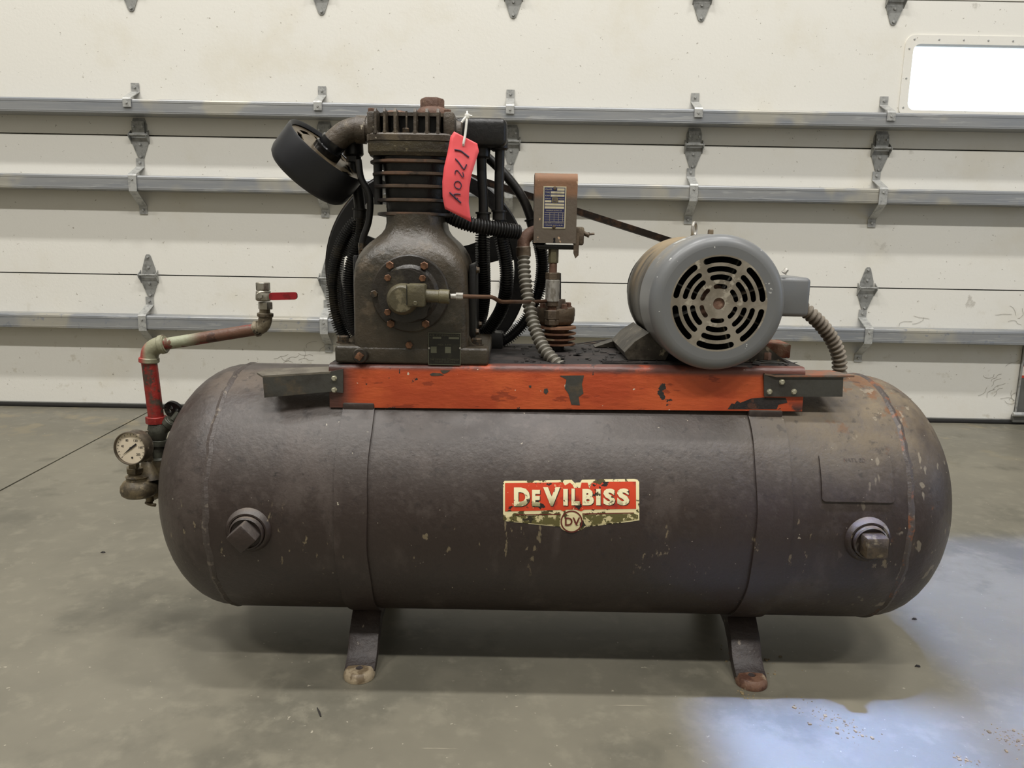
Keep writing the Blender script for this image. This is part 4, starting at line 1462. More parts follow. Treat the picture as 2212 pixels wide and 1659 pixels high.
# caps on top
zc = z_t - 0.001
pc = at(935, 236, 0.0)
q = mpp(935, 230, 0.0)
bm = BM()
lathe(bm, [(0, 0), (37 * q, 0), (37 * q, 0.012), (35 * q, 0.017), (29 * q, 0.022), (24 * q, 0.024), (0, 0.024)], (pc.x, 0.0, zc), (0, 0, 1), 40)
VC = obj('valve_cap', bm, M['rustbrown'], HEAD, label='rusty round cap with a hexagon top')
bm = BM()
lathe(bm, [(0, 0.022), (26 * q, 0.022), (26 * q, 0.037), (23.5 * q, 0.040), (0, 0.040)], (pc.x - 0.001, 0.0, zc), (0, 0, 1), 6)
obj('valve_cap_hexagon', bm, M['rustbrown'], HEAD)
bm = BM()
pc2, pc3 = at(856, 236, -0.02), at(884, 234, 0.05)
lathe(bm, [(0, 0), (26 * q, 0), (26 * q, 0.010), (22 * q, 0.013), (0, 0.013)], (pc2.x, -0.02, zc), (0, 0, 1), 6)
obj('inlet_valve_cap', bm, M['rustbrown'], HEAD)
bm = BM()
lathe(bm, [(0, 0), (25 * q, 0), (25 * q, 0.009), (19 * q, 0.014), (0, 0.015)], (pc3.x, 0.05, zc + 0.004), (0, 0, 1), 24)
obj('inlet_valve_cap', bm, M['rustbrown'], HEAD)

# ---- intake elbow and filter can
YI = -0.015
bm = BM()
ri = 0.0215
tube(bm, [at(800, 280, YI), at(778, 278, YI), at(752, 284, YI), at(733, 297, YI), at(716, 313, YI)], ri, 24, 0.004)
ELB = obj('intake_elbow', bm, M['head'], AC, label='brown intake elbow leading to the filter')
bm = BM()
lathe(bm, [(0, 0), (0.025, 0), (0.025, 0.018), (0, 0.018)], at(792, 281, YI), (-1, 0, 0.05), 28)
obj('intake_collar', bm, M['head'], ELB)
fc = at(709, 323, YI)
ax = V((0.63, -0.15, 0.73)).normalized()
qq = mpp(700, 330, YI)
RF = 96 * qq
bm = BM()
tk = 0.068
lathe(bm, [(RF * 0.90, -0.006), (RF * 0.955, -0.001), (RF * 0.985, 0.0), (RF, -0.004), (RF, -tk + 0.016), (RF * 0.97, -tk + 0.006), (RF * 0.90, -tk), (0, -tk - 0.002)], fc, ax, 64)
FLT = obj('intake_filter', bm, M['filter'], AC, label='black round intake filter can tilted outwards')
bm = BM()
loops = [circ(0, 0, RF * 0.93, 56)]
for i in range(8):
    a0 = 2 * pi * i / 8
    lp = []
    for j in range(9):
        a = a0 + (j - 4) / 4 * 0.26
        lp.append((RF * 0.74 * cos(a), RF * 0.74 * sin(a)))
    for j in range(8, -1, -1):
        a = a0 + (j - 4) / 4 * 0.26
        lp.append((RF * 0.62 * cos(a), RF * 0.62 * sin(a)))
    loops.append(lp)
fx, fy, fz = basis(ax)
prism(bm, loops, lambda u, v: fc + fx * u + fy * v - ax * 0.008, -ax * 0.002)
obj('filter_face', bm, M['filter_face'], FLT, label='dusty slotted metal face')
bm = BM()
lathe(bm, [(0, 0), (RF * 0.9, 0), (RF * 0.9, 0.002), (0, 0.002)], fc - ax * 0.03, ax, 40)
obj('filter_inside', bm, M['hole'], FLT)
bm = BM()
lathe(bm, [(0, -0.01), (0.027, -0.01), (0.027, 0.004), (0.0235, 0.006), (0.0235, 0.020), (0, 0.020)], fc, ax, 32)
obj('filter_neck', bm, M['gloss_black'], FLT, label='glossy black filter neck')

# ---- discharge manifold on the right of the head with two pipes
m0, m1 = at(983, 258, 0.0), at(1095, 322, 0.0)
bm = BM()
box(bm, ((m0.x + m1.x) / 2, 0.0, (m0.z + m1.z) / 2), (m1.x - m0.x, 0.075, m0.z - m1.z), 0.012, seg=4)
MAN = obj('discharge_manifold', bm, M['black_iron'], AC, label='black discharge manifold beside the head')
for a, b in (((1041, 300), (1040, 342)), ((1078, 300), (1080, 326))):
    bm = BM()
    cyl(bm, at(a[0], a[1], 0.0), at(b[0], b[1], 0.0), 0.0165, n=24, ch=0.003)
    obj('manifold_stub', bm, M['black_iron'], MAN)
bm = BM()
cyl(bm, at(968, 288, -0.02), at(1000, 290, -0.02), 0.026, n=28, ch=0.003)
obj('manifold_neck', bm, M['head'], MAN)
# left-hand suction stub below the elbow
bm = BM()
cyl(bm, at(762, 305, 0.02), at(764, 338, 0.02), 0.019, n=24, ch=0.003)
cyl(bm, at(764, 338, 0.02), at(764, 350, 0.02), 0.014, n=6)
obj('suction_stub', bm, M['black_iron'], ELB)

# ---- intercooler: plain pipes running into finned tubes
def pipe(name, px, r=0.0118):
    bm = BM()
    tube(bm, [at(a, b, y) for a, b, y in px], r, 18)
    return obj(name, bm, M['pipe_black'], AC)


def collar(px, py, y, d, parent):
    p = at(px, py, y)
    bm = BM()
    lathe(bm, [(0, -0.008), (0.0125, -0.008), (0.0125, 0.006), (0.0150, 0.007), (0.0150, 0.010), (0, 0.010)], p, d, 24)
    return obj('collar', bm, M['pipe_black'], parent)


def fintube(px, rin=0.0080, rout=0.0142, pitch=0.0046):
    bm = BM()
    finned(bm, [at(a, b, y) for a, b, y in px], rin, rout, pitch, 16)
    return obj('finned_tube', bm, M['finned'], AC, smooth=20)


p1 = pipe('discharge_pipe', [(764, 345, 0.04), (767, 380, 0.04), (774, 420, 0.04), (779, 466, 0.04)], 0.0105)
collar(778, 462, 0.04, (0.05, 0, 1), p1)
fintube([(779, 468, 0.04), (776, 510, 0.04), (768, 545, 0.04), (757, 590, 0.045), (756, 640, 0.05), (768, 700, 0.055), (800, 740, 0.06)])
fintube([(790, 470, 0.085), (762, 490, 0.085), (738, 530, 0.085), (724, 580, 0.085), (720, 630, 0.085), (728, 685, 0.085), (752, 738, 0.09), (800, 775, 0.09)], 0.0095, 0.0150)
p2 = pipe('discharge_pipe', [(1040, 330, 0.0), (1041, 380, 0.0), (1044, 430, 0.0), (1044, 476, 0.0)], 0.0092)
collar(1044, 470, 0.0, (0, 0, 1), p2)
fintube([(1044, 478, 0.0), (1042, 530, 0.005), (1044, 590, 0.02), (1044, 640, 0.04), (1036, 690, 0.06), (1010, 740, 0.07)])
p3 = pipe('discharge_pipe', [(1080, 318, 0.0), (1079, 370, 0.0), (1078, 420, 0.0), (1078, 470, 0.0)], 0.0092)
collar(1078, 466, 0.0, (0, 0, 1), p3)
fintube([(1078, 472, 0.0), (1084, 520, 0.0), (1093, 570, 0.01), (1094, 620, 0.02), (1082, 670, 0.05), (1052, 715, 0.07), (1010, 752, 0.075)], 0.0090, 0.0136)
p4 = pipe('return_pipe', [(1030, 322, 0.07), (1062, 348, 0.07), (1098, 385, 0.07), (1130, 430, 0.07), (1150, 480, 0.07)], 0.0092)
collar(1151, 482, 0.07, (-0.3, 0, 1), p4)
fintube([(1152, 486, 0.07), (1166, 530, 0.08), (1172, 575, 0.09), (1164, 630, 0.10), (1140, 685, 0.10), (1105, 725, 0.10), (1060, 752, 0.10)], 0.0090, 0.0136)
# small breather pipe on the left
bm = BM()
tube(bm, [at(774, 345, -0.03), at(780, 385, -0.03), at(796, 415, -0.03), at(800, 440, -0.03), at(796, 480, -0.03), at(784, 515, -0.03), at(782, 535, -0.03)], 0.0062, 12)
BRT = obj('breather_pipe', bm, M['pipe_black'], AC, label='thin black breather pipe at the left of the cylinder')
bm = BM()
lathe(bm, [(0, 0), (0.0072, 0), (0.0072, 0.013), (0, 0.013)], at(782, 540, -0.03), (0, 0, 1), 6)
lathe(bm, [(0, 0), (0.0045, 0), (0.0045, 0.020), (0, 0.020)], at(780, 560, -0.03), (0, 0, 1), 12)
obj('breather_nut', bm, M['dark_bolt'], BRT)

# ---- flywheel behind the pump
FW = at(925, 582, 0.185)
RW = 216 * mpp(925, 582, 0.185)
bm = BM()
prof = [(RW - 0.030, -0.020), (RW - 0.003, -0.022), (RW, -0.020), (RW - 0.011, -0.012), (RW - 0.011, -0.010), (RW, -0.003), (RW, 0.001), (RW - 0.011, 0.008), (RW - 0.011, 0.010), (RW, 0.020), (RW - 0.003, 0.022), (RW - 0.030, 0.020), (RW - 0.030, -0.020)]
lathe(bm, prof, FW, (0, 1, 0), 96)
FLY = obj('flywheel', bm, M['black_iron'], AC, label='large black spoked flywheel behind the pump')
bm = BM()
lathe(bm, [(0, -0.03), (0.038, -0.03), (0.042, -0.022), (0.042, 0.022), (0, 0.025)], FW, (0, 1, 0), 40)
obj('flywheel_hub', bm, M['black_iron'], FLY)
for i in range(5):
    a = radians(18 + 72 * i)
    d = V((cos(a), 0, sin(a)))
    sd = V((-sin(a), 0, cos(a)))
    bm = BM()
    secs = []
    for r, hw in ((0.034, 0.030), (0.10, 0.024), (RW - 0.045, 0.027), (RW - 0.026, 0.040)):
        c = FW + d * r
        secs.append([c + sd * hw + V((0, -0.010, 0)), c - sd * hw + V((0, -0.010, 0)), c - sd * hw + V((0, 0.010, 0)), c + sd * hw + V((0, 0.010, 0))])
    loft(bm, secs)
    obj('spoke', bm, M['black_iron'], FLY)
bm = BM()
cyl(bm, (FW.x, 0.09, FW.z), (FW.x, 0.19, FW.z), 0.019, n=24)
obj('crankshaft', bm, M['black_iron'], FLY)

# ---- motor
YM0 = -0.190
mc = at(1553, 656, YM0)
RM = 148 * mpp(1553, 656, YM0)
MX, MZ = mc.x, mc.z
bm = BM()
prof = []
for i in range(9):
    a = radians(90 * i / 8)
    prof.append((RM - 0.020 + 0.020 * sin(a), 0.020 - 0.020 * cos(a)))
prof += [(RM, 0.09), (RM + 0.001, 0.108), (RM - 0.002, 0.110), (RM - 0.004, 0.108), (RM - 0.004, 0.022)]
for i in range(7, -1, -1):
    a = radians(90 * i / 8)
    prof.append((RM - 0.020 + 0.016 * sin(a), 0.020 - 0.0165 * cos(a)))
prof.append(prof[0])
lathe(bm, prof, (MX, YM0, MZ), (0, 1, 0), 96)
MOT = obj('fan_cover', bm, M['motor_grey'], AC, label='grey pressed fan cover on the front of the motor')
loops = [circ(0, 0, RM - 0.0198, 96), circ(0, 0, 0.0099, 24)]
k4 = RM / 148.0
slots = ((88, 101), (69, 80.5), (51.4, 62.8), (32.4, 42.5))
for ri_, ro_ in slots:
    ri, ro = ri_ * k4, ro_ * k4
    rm, hw = (ri + ro) / 2, (ro - ri) / 2
    ang = radians(29.0) - 0.6 * hw / rm - 0.020
    for s in range(6):
        ac = radians(90 + 60 * s - 1.5)
        lp = []
        nn = 10
        for j in range(nn + 1):
            a = ac - ang + hw / rm + (2 * ang - 2 * hw / rm) * j / nn
            lp.append((ro * cos(a), ro * sin(a)))
        ce = ac + ang - hw / rm
        for j in range(1, 5):
            b = pi * j / 5
            rr_, tt = rm + hw * cos(b), hw * sin(b)
            lp.append((rr_ * cos(ce) - tt * sin(ce), rr_ * sin(ce) + tt * cos(ce)))
        for j in range(nn, -1, -1):
            a = ac - ang + hw / rm + (2 * ang - 2 * hw / rm) * j / nn
            lp.append((ri * cos(a), ri * sin(a)))
        cs = ac - ang + hw / rm
        for j in range(1, 5):
            b = pi + pi * j / 5
            rr_, tt = rm + hw * cos(b), hw * sin(b)
            lp.append((rr_ * cos(cs) - tt * sin(cs), rr_ * sin(cs) + tt * cos(cs)))
        loops.append(lp)
bm = BM()
# painted rim of the face, then the dusty grille itself
prism(bm, [circ(0, 0, RM - 0.0198, 96), circ(0, 0, 104.5 * k4, 96)], lambda u, v: (MX + u, YM0, MZ + v), (0, 0.002, 0))
obj('fan_cover_face', bm, M['motor_grey'], MOT, smooth=20)
loops[0] = circ(0, 0, 104.5 * k4, 96)
bm = BM()
prism(bm, loops, lambda u, v: (MX + u, YM0, MZ + v), (0, 0.002, 0))
obj('fan_grille', bm, M['grille'], MOT, smooth=20, label='dusty slotted round grille')
bm = BM()
lathe(bm, [(0, 0), (RM - 0.006, 0), (RM - 0.006, 0.002), (0, 0.002)], (MX, YM0 + 0.075, MZ), (0, 1, 0), 48)
obj('fan_dark_disc', bm, M['hole'], MOT)  # near-black disc stands for the shade inside the fan cover
bm = BM()
lathe(bm, [(0, 0), (0.0095, 0), (0.0095, 0.03), (0.03, 0.03), (0.03, 0.07), (0, 0.07)], (MX, YM0 + 0.003, MZ), (0, 1, 0), 32)
FAN = obj('fan_hub', bm, M['rustbrown'], MOT)
for i in range(8):
    a = radians(20 + 45 * i)
    bm = BM()
    rot = Matrix.Rotation(-a, 3, 'Y')
    box(bm, V((MX, YM0 + 0.04, MZ)) + rot @ V((0.058, 0, 0)), (0.062, 0.045, 0.0025), 0, rot)
    obj('fan_blade', bm, M['bracket'], MOT)
bm = BM()
lathe(bm, [(RM * 0.955, 0.085), (RM * 0.965, 0.118), (RM * 0.985, 0.124), (RM * 0.985, 0.150), (RM * 0.955, 0.156), (RM * 0.955, 0.262), (RM * 0.975, 0.266), (RM * 0.975, 0.292), (RM * 0.90, 0.306), (RM * 0.5, 0.316), (0, 0.316)], (MX, YM0, MZ), (0, 1, 0), 72)
MB = obj('motor_body', bm, M['motor_body'], AC, label='dusty brown-grey cylindrical motor body')
# eye bolt and plug on top
pe = at(1499, 506, -0.035)
te = V((pe.x, -0.035, MZ + RM * 0.955 * sqrt(max(0, 1 - ((pe.x - MX) / (RM * 0.955)) ** 2)) - 0.002))
bm = BM()
cyl(bm, te, te + V((0, 0, 0.008)), 0.006, n=16)
ring = [te + V((0.0075 * cos(a) * 0.72, 0.0090 * cos(a), 0.017 + 0.0125 * sin(a))) for a in [2 * pi * i / 28 for i in range(29)]]
sweep(bm, ring, 0.0028, 10, cap=False)
obj('eye_bolt', bm, M['steel'], MB)
pe = at(1535, 500, -0.06)
bolt(MB, (pe.x, -0.06, MZ + RM * 0.975), (0, 0, 1), 0.006, 0.012, M['fitting'], washer=0, sides=4)
# terminal box on the right
j0, j1 = at(1690, 599, -0.10), at(1746, 685, -0.10)
bm = BM()
box(bm, ((j0.x + j1.x) / 2 - 0.006, -0.045, (j0.z + j1.z) / 2), (j1.x - j0.x + 0.012, 0.115, j0.z - j1.z), 0.008, seg=3)
obj('terminal_box', bm, M['motor_grey'], AC, label='grey terminal box on the right side of the motor')
bolt(MB, at(1693, 590, -0.10), V((0.6, 0, 0.8)), 0.0042, 0.009, M['steel'], washer=1.2)
# cradle feet and slide base
ZD = dk(0.35, zf1)
bm = BM()
fl_ = [at(1398, 716, -0.075), at(1368, 735, -0.075), at(1346, 758, -0.075), at(1352, 784, -0.075), at(1432, 790, -0.075), at(1440, 760, -0.075)]
prism(bm, [[(p.x, max(p.z, ZD + 0.002)) for p in fl_]], lambda u, v: (u, -0.095, v), (0, 0.19, 0))
obj('motor_foot', bm, M['motor_foot'], MB)
bm = BM()
fr_ = [at(1640, 738, -0.075), at(1692, 782, -0.075), at(1692, 792, -0.075), at(1600, 792, -0.075)]
prism(bm, [[(p.x, max(p.z, ZD + 0.002)) for p in fr_]], lambda u, v: (u, -0.095, v), (0, 0.19, 0))
obj('motor_foot', bm, M['motor_foot'], MB)
bm = BM()
wz = [at(1285, 744, 0.09), at(1400, 712, 0.09), at(1420, 745, 0.09)]
prism(bm, [[(wz[0].x, ZD), (wz[1].x, wz[1].z), (wz[2].x, ZD)]], lambda u, v: (u, 0.085, v), (0, 0.04, 0))
obj('slide_wedge', bm, M['motor_foot'], MB)
g0, g1 = at(1640, 742, 0.0), at(1706, 790, 0.0)
bm = BM()
box(bm, ((g0.x + g1.x) / 2, 0.035, (ZD + g0.z) / 2 - 0.002), (g1.x - g0.x, 0.07, g0.z - ZD + 0.004), 0.003)
obj('packing_block', bm, M['rustblock'], AC, label='rusty metal block behind the motor on the deck')
pb = at(1655, 786, -0.09)
bm = BM()
box(bm, (pb.x, -0.092, ZD + 0.0022), (0.055, 0.036, 0.0035), 0.001)
lathe(bm, [(0, 0.003), (0.018, 0.003), (0.018, 0.0055), (0, 0.0055)], (pb.x, -0.092, ZD), (0, 0, 1), 24)
SL = obj('slide_washer', bm, M['bracket'], MB)
bolt(MB, (pb.x, -0.092, ZD + 0.005), (0, 0, 1), 0.0075, 0.015, M['rustbrown'], washer=0)

# motor pulley and the belts
RP = 0.098
PL = V((MX, 0.185, MZ))
bm = BM()
lathe(bm, [(0, -0.022), (RP, -0.022), (RP - 0.010, -0.012), (RP - 0.010, -0.010), (RP, -0.002), (RP, 0.002), (RP - 0.010, 0.010), (RP, 0.022), (0, 0.022)], PL, (0, 1, 0), 48)
cyl(bm, (MX, 0.11, MZ), (MX, 0.2, MZ), 0.014, n=20)
obj('motor_pulley', bm, M['black_iron'], MB)
rb1, rb2 = RW - 0.001, RP + 0.001
dvec = V((PL.x - FW.x, 0, PL.z - FW.z))
D_ = dvec.length
base_a = atan2(dvec.z, dvec.x)
phi = math.acos((rb1 - rb2) / D_)
for yb in (-0.0105, 0.0105):
    loop = []
    for i in range(49):
        a = base_a + phi + (2 * pi - 2 * phi) * i / 48
        loop.append(V((FW.x + rb1 * cos(a), 0, FW.z + rb1 * sin(a))))
    for i in range(25):
        a = base_a - phi + 2 * phi * i / 24
        loop.append(V((PL.x + rb2 * cos(a), 0, PL.z + rb2 * sin(a))))
    bm = BM()
    rings = []
    n = len(loop)
    for i in range(n):
        tg = (loop[(i + 1) % n] - loop[i - 1]).normalized()
        nn = V((tg.z, 0, -tg.x))
        c = loop[i] + V((0, 0.185 + yb, 0))
        if nn.dot(loop[i] - V(((FW.x + PL.x) / 2, 0, (FW.z + PL.z) / 2))) < 0: nn = -nn
        rings.append([bm.verts.new(c + nn * 0.003 + V((0, -0.0085, 0))), bm.verts.new(c + nn * 0.003 + V((0, 0.0085, 0))),
                      bm.verts.new(c - nn * 0.010 + V((0, 0.005, 0))), bm.verts.new(c - nn * 0.010 + V((0, -0.005, 0)))])
    for i in range(n):
        j = (i + 1) % n
        for k in range(4):
            l = (k + 1) % 4
            bm.faces.new((rings[i][k], rings[i][l], rings[j][l], rings[j][k]))
    obj('drive_belt', bm, M['belt'], AC)

# conduit from terminal box down to the rear of the deck
bm = BM()
ribbed(bm, [at(1736, 668, -0.04), at(1752, 680, -0.04), at(1778, 706, -0.035), at(1800, 738, -0.03), at(1812, 770, -0.025), at(1813, 803, -0.02), at(1806, 830, -0.015)], 0.0118, 0.0026, 0.0098, 18)
obj('flexible_conduit', bm, M['conduit_dusty'], AC, label='dusty ribbed conduit arching from the motor terminal box')

# ---- pressure switch on its pipe
YS = 0.010
s0, s1 = at(1156, 372, YS), at(1244, 526, YS)
sx_, sw = (s0.x + s1.x) / 2, (s1.x - s0.x)
bm = BM()
prof = [(YS, s1.z), (YS, s0.z - 0.018)]
for i in range(7):
    a = radians(180 - 90 * i / 6)
    prof.append((YS + 0.016 + 0.016 * cos(a), s0.z - 0.016 + 0.016 * sin(a) - 0.0))
for i in range(7):
    a = radians(90 - 90 * i / 6)
    prof.append((YS + 0.062 + 0.012 * cos(a), s0.z - 0.012 + 0.012 * sin(a)))
prof.append((YS + 0.074, s1.z))
prism(bm, [prof], lambda u, v: (sx_ - sw / 2 - 0.001 * (s0.z - v) * 20 * 0.05, u, v), (sw, 0, 0))
bmesh.ops.bevel(bm, geom=[e for e in bm.edges if len(e.link_faces) == 2 and e.calc_face_angle(0) > 1.2], offset=0.003, segments=2, affect='EDGES')
SW = obj('pressure_switch', bm, M['switch'], AC, label='brown pressure switch box with a blue label')
bm = BM()
box(bm, (sx_ + 0.002, YS + 0.037, s1.z - 0.006), (sw - 0.006, 0.066, 0.006), 0.002)
box(bm, (sx_ + 0.004, YS + 0.037, s1.z - 0.009), (sw * 0.86, 0.060, 0.006), 0.002)
obj('switch_base', bm, M['black_iron'], SW)
bm = BM()
prism(bm, [circ(0, 0, 0.0022, 12)], lambda u, v: (sx_ - 0.001 + u, YS - 0.0002, s1.z + 0.008 + v), (0, -0.0006, 0))
prism(bm, [[(-0.0025, 0), (0.0025, 0), (0.001, 0.006), (-0.001, 0.006)]], lambda u, v: (sx_ - 0.001 + u, YS - 0.0002, s1.z + 0.0005 + v), (0, -0.0006, 0))
obj('cover_slot', bm, M['hole'], SW, smooth=0)
# label (fractions of the label's own box)
l0, l1 = at(1174, 402, YS - 0.001), at(1221, 494, YS - 0.001)


def lp_(u, v, o=0.001):
    return V((l0.x + (l1.x - l0.x) * u, YS - o, l0.z + (l1.z - l0.z) * v))


def rects(bm, rs, o, th=0.0003):
    for x0, y0, x1, y1 in rs:
        prism(bm, [[(x0, y0), (x1, y0), (x1, y1), (x0, y1)]], lambda u, v: lp_(u, v, o), (0, -th, 0))


bm = BM()
rects(bm, [(0, 0, 1, 1)], 0.0002, 0.0008)
LB = obj('switch_label', bm, M['label_cream'], SW, smooth=0)
bm = BM()
rects(bm, [(0.05, 0.03, 0.95, 0.97)], 0.0010)
obj('label_panel', bm, M['navy'], SW, smooth=0)
bm = BM()
rects(bm, [(0.60, 0.045, 0.92, 0.10), (0.32, 0.12, 0.92, 0.17), (0.32, 0.195, 0.92, 0.245), (0.08, 0.33, 0.36, 0.38), (0.66, 0.33, 0.92, 0.38), (0.08, 0.405, 0.92, 0.455), (0.08, 0.475, 0.92, 0.53)], 0.0013)
for s, x0, x1, y0, y1 in (('CLASS', 0.09, 0.37, 0.09, 0.055), ('TYPE', 0.09, 0.28, 0.165, 0.13), ('FORM', 0.09, 0.28, 0.24, 0.205), ('SERIES', 0.08, 0.34, 0.305, 0.28), ('VOLTS', 0.66, 0.92, 0.305, 0.28),
                          ('MAXIMUM RATING H.P.', 0.14, 0.84, 0.585, 0.56), ('SQUARE D COMPANY', 0.08, 0.92, 0.885, 0.85), ('MADE IN U.S.A.', 0.1, 0.9, 0.935, 0.91)):
    put_text(bm, s, lambda u, v: lp_(x0 + (x1 - x0) * u, y0 + (y1 - y0) * v, 0.0017), 0.0)
for k in range(5):
    yy = 0.62 + 0.052 * k
    rects(bm, [(0.08, yy, 0.92, yy + 0.006)], 0.0013)
for k in range(4):
    xx = 0.30 + 0.19 * k
    rects(bm, [(xx, 0.62, xx + 0.010, 0.835)], 0.0013)
obj('label_lettering', bm, M['label_cream'], SW, smooth=0)['kind'] = 'stuff'
bm = BM()
rects(bm, [(0.39, 0.265, 0.63, 0.385)], 0.0014)
obj('label_emblem', bm, M['label_gold'], SW, smooth=0)
bm = BM()
prism(bm, [[(0.43, 0.285), (0.59, 0.285), (0.59, 0.365), (0.43, 0.365)], [(0.45, 0.295), (0.57, 0.295), (0.57, 0.355), (0.45, 0.355)]], lambda u, v: lp_(u, v, 0.0017), (0, -0.0002, 0))
put_text(bm, 'D', lambda u, v: lp_(0.48 + 0.06 * u, 0.35 - 0.05 * v, 0.0019), 0.02)
obj('emblem_mark', bm, M['navy'], SW, smooth=0)
for v_ in (0.055, 0.955):
    bolt(SW, lp_(0.5, v_, 0.001), (0, -1, 0), 0.0030, 0.0014, M['fitting'], 'rivet', 1.35, 12)
# side fittings: elbow on the left, unloader on the right
bm = BM()
tube(bm, [at(1158, 500, 0.035), at(1144, 506, 0.03), at(1132, 520, 0.025), at(1130, 545, 0.02)], 0.0125, 18, 0.004)
ELS = obj('conduit_elbow', bm, M['rustbrown'], SW, label='rusty conduit elbow at the left of the switch')
bm = BM()
cyl(bm, at(1130, 532, 0.02), at(1131, 556, 0.02), 0.0145, n=20, ch=0.002)
obj('conduit_clamp', bm, M['fitting'], SW)
bm = BM()
u0, u1 = at(1245, 490, 0.03), at(1260, 530, 0.03)
box(bm, ((u0.x + u1.x) / 2 - 0.002, 0.04, (u0.z + u1.z) / 2), (0.020, 0.03, u0.z - u1.z), 0.004)
prism(bm, [[(0, 0), (0.010, 0), (0.010, -0.042), (0.004, -0.048), (0.0, -0.038)]], lambda u, v: (u1.x - 0.020 + u, 0.012, u0.z - 0.012 + v), (0, 0.004, 0))
obj('unloader_valve', bm, M['fitting'], SW)
bm = BM()
tube(bm, [at(1250, 494, 0.04), at(1262, 504, 0.04), at(1271, 508, 0.04)], 0.0042, 12)
tube(bm, [at(1268, 507, 0.04), at(1284, 505, 0.04)], 0.0022, 8)
tube(bm, [at(1272, 502, 0.04), at(1270, 513, 0.04)], 0.0022, 8)
obj('unloader_spindle', bm, M['fitting'], SW)
bm = BM()
cyl(bm, at(1152, 505, 0.04), at(1100, 502, 0.03), 0.0085, n=16)
obj('switch_nipple', bm, M['zinc'], SW)
# pipe stack under the switch, all on one vertical line
pxs = at(1196, 540, 0.045)


def zat(py, px=1193, Y=0.045):
    return at(px, py, Y).z


xs = lambda py: at(1190 + (py - 540) * 0.02 - (0 if py < 640 else 0), py, 0.045).x
XS = at(1192, 640, 0.045).x
q5 = mpp(1192, 640, 0.045)
stack = [('switch_hex', 530, 568, 11, 6, 'cap'), ('switch_pipe', 560, 596, 8.5, 20, 'rustbrown'), ('relief_nut', 588, 603, 15.5, 6, 'fitting'), ('relief_sleeve', 603, 650, 15, 28, 'steel'),
         ('relief_collar', 648, 660, 13.5, 24, 'fitting'), ('relief_neck', 658, 672, 9.5, 20, 'rustbrown'), ('union_nut', 668, 688, 17, 6, 'fitting'), ('union_ring', 688, 700, 16, 8, 'fitting'), ('union_pipe', 698, 712, 10, 20, 'dark_bolt')]
SWP = None
for nm, a, b, r, n, mt in stack:
    bm = BM()
    z1_, z0_ = zat(a), zat(b)
    cyl(bm, (XS, 0.028, z0_), (XS, 0.028, z1_), r * q5, n=n, ch=0.0012)
    o = obj(nm, bm, M[mt], SW)
# second, rear riser
bm = BM()
cyl(bm, at(1204, 590, 0.075), at(1204, 655, 0.075), 0.0075, n=14)
obj('rear_riser', bm, M['pipe_black'], SW)
# check valve: bolted flange and a stack of rusty fins on a post
XV = at(1200, 680, 0.06).x
bm = BM()
rv = 42 * q5
lathe(bm, [(0, 0), (rv * 0.82, 0), (rv * 0.95, 0.004), (rv, 0.010), (rv, 0.016), (rv * 1.02, 0.018), (rv * 1.02, 0.030), (rv * 0.98, 0.034), (rv * 0.60, 0.034), (rv * 0.52, 0.045), (rv * 0.48, 0.050), (0, 0.050)], (XV, 0.065, zat(700, 1200, 0.065)), (0, 0, 1), 48)
CV = obj('check_valve', bm, M['fitting'], AC, label='brown bolted check valve with rusty finned base')
for a in (30, 120, 210, 300):
    bolt(CV, (XV + rv * 0.8 * cos(radians(a)), 0.065 + rv * 0.8 * sin(radians(a)), zat(700, 1200, 0.065) + 0.034), (0, 0, 1), 0.0062, 0.009, M['rustbrown'])
bm = BM()
zt_ = zat(700, 1200, 0.065)
pr_ = [(0, 0.002)]
h = 0.0
pr_ += [(rv * 0.98, 0.0), (rv * 1.0, -0.004)]
for k in range(3):
    h0 = -0.006 - k * 0.0105
    pr_ += [(rv * 0.62, h0 - 0.002), (rv * 0.62, h0 - 0.0055), (rv * (1.0 - 0.02 * k), h0 - 0.0065), (rv * (1.0 - 0.02 * k), h0 - 0.0095)]
pr_ += [(rv * 0.4, -0.040), (0, -0.040)]
lathe(bm, pr_, (XV + 0.003, 0.05, zt_ - 0.002), (0, 0, 1), 48)
obj('valve_fin_stack', bm, M['rust_disc'], CV, label='rusty stacked round fins')
bm = BM()
cyl(bm, (XV + 0.003, 0.05, zt_ - 0.036), (XV + 0.003, 0.05, dk(0.09, zf1)), 0.016, n=20)
obj('valve_post', bm, M['black_iron'], CV)
# grey flexible conduit from the switch elbow down to the deck
bm = BM()
ribbed(bm, [at(1131, 556, 0.015), at(1134, 600, 0.0), at(1141, 650, -0.02), at(1152, 700, -0.045), at(1172, 748, -0.075), at(1195, 778, -0.1), at(1214, 795, -0.112)], 0.0105, 0.0022, 0.0098, 18)
obj('flexible_conduit', bm, M['conduit'], AC, label='grey ribbed conduit dropping from the pressure switch')
# black ribbed hose from behind the tag to the switch
bm = BM()
ribbed(bm, [at(965, 462, -0.02), at(995, 478, -0.03), at(1030, 488, -0.03), at(1070, 494, -0.02), at(1122, 502, 0.0)], 0.0132, 0.0014, 0.0054, 18)
obj('black_hose', bm, M['pipe_black'], AC, label='black ribbed hose from cylinder to pressure switch')

# ---- outlet piping at the left end of the tank
Y0 = 0.0
q0_ = mpp(330, 850, Y0)
P = lambda a, b, y=Y0: at(a, b, y)
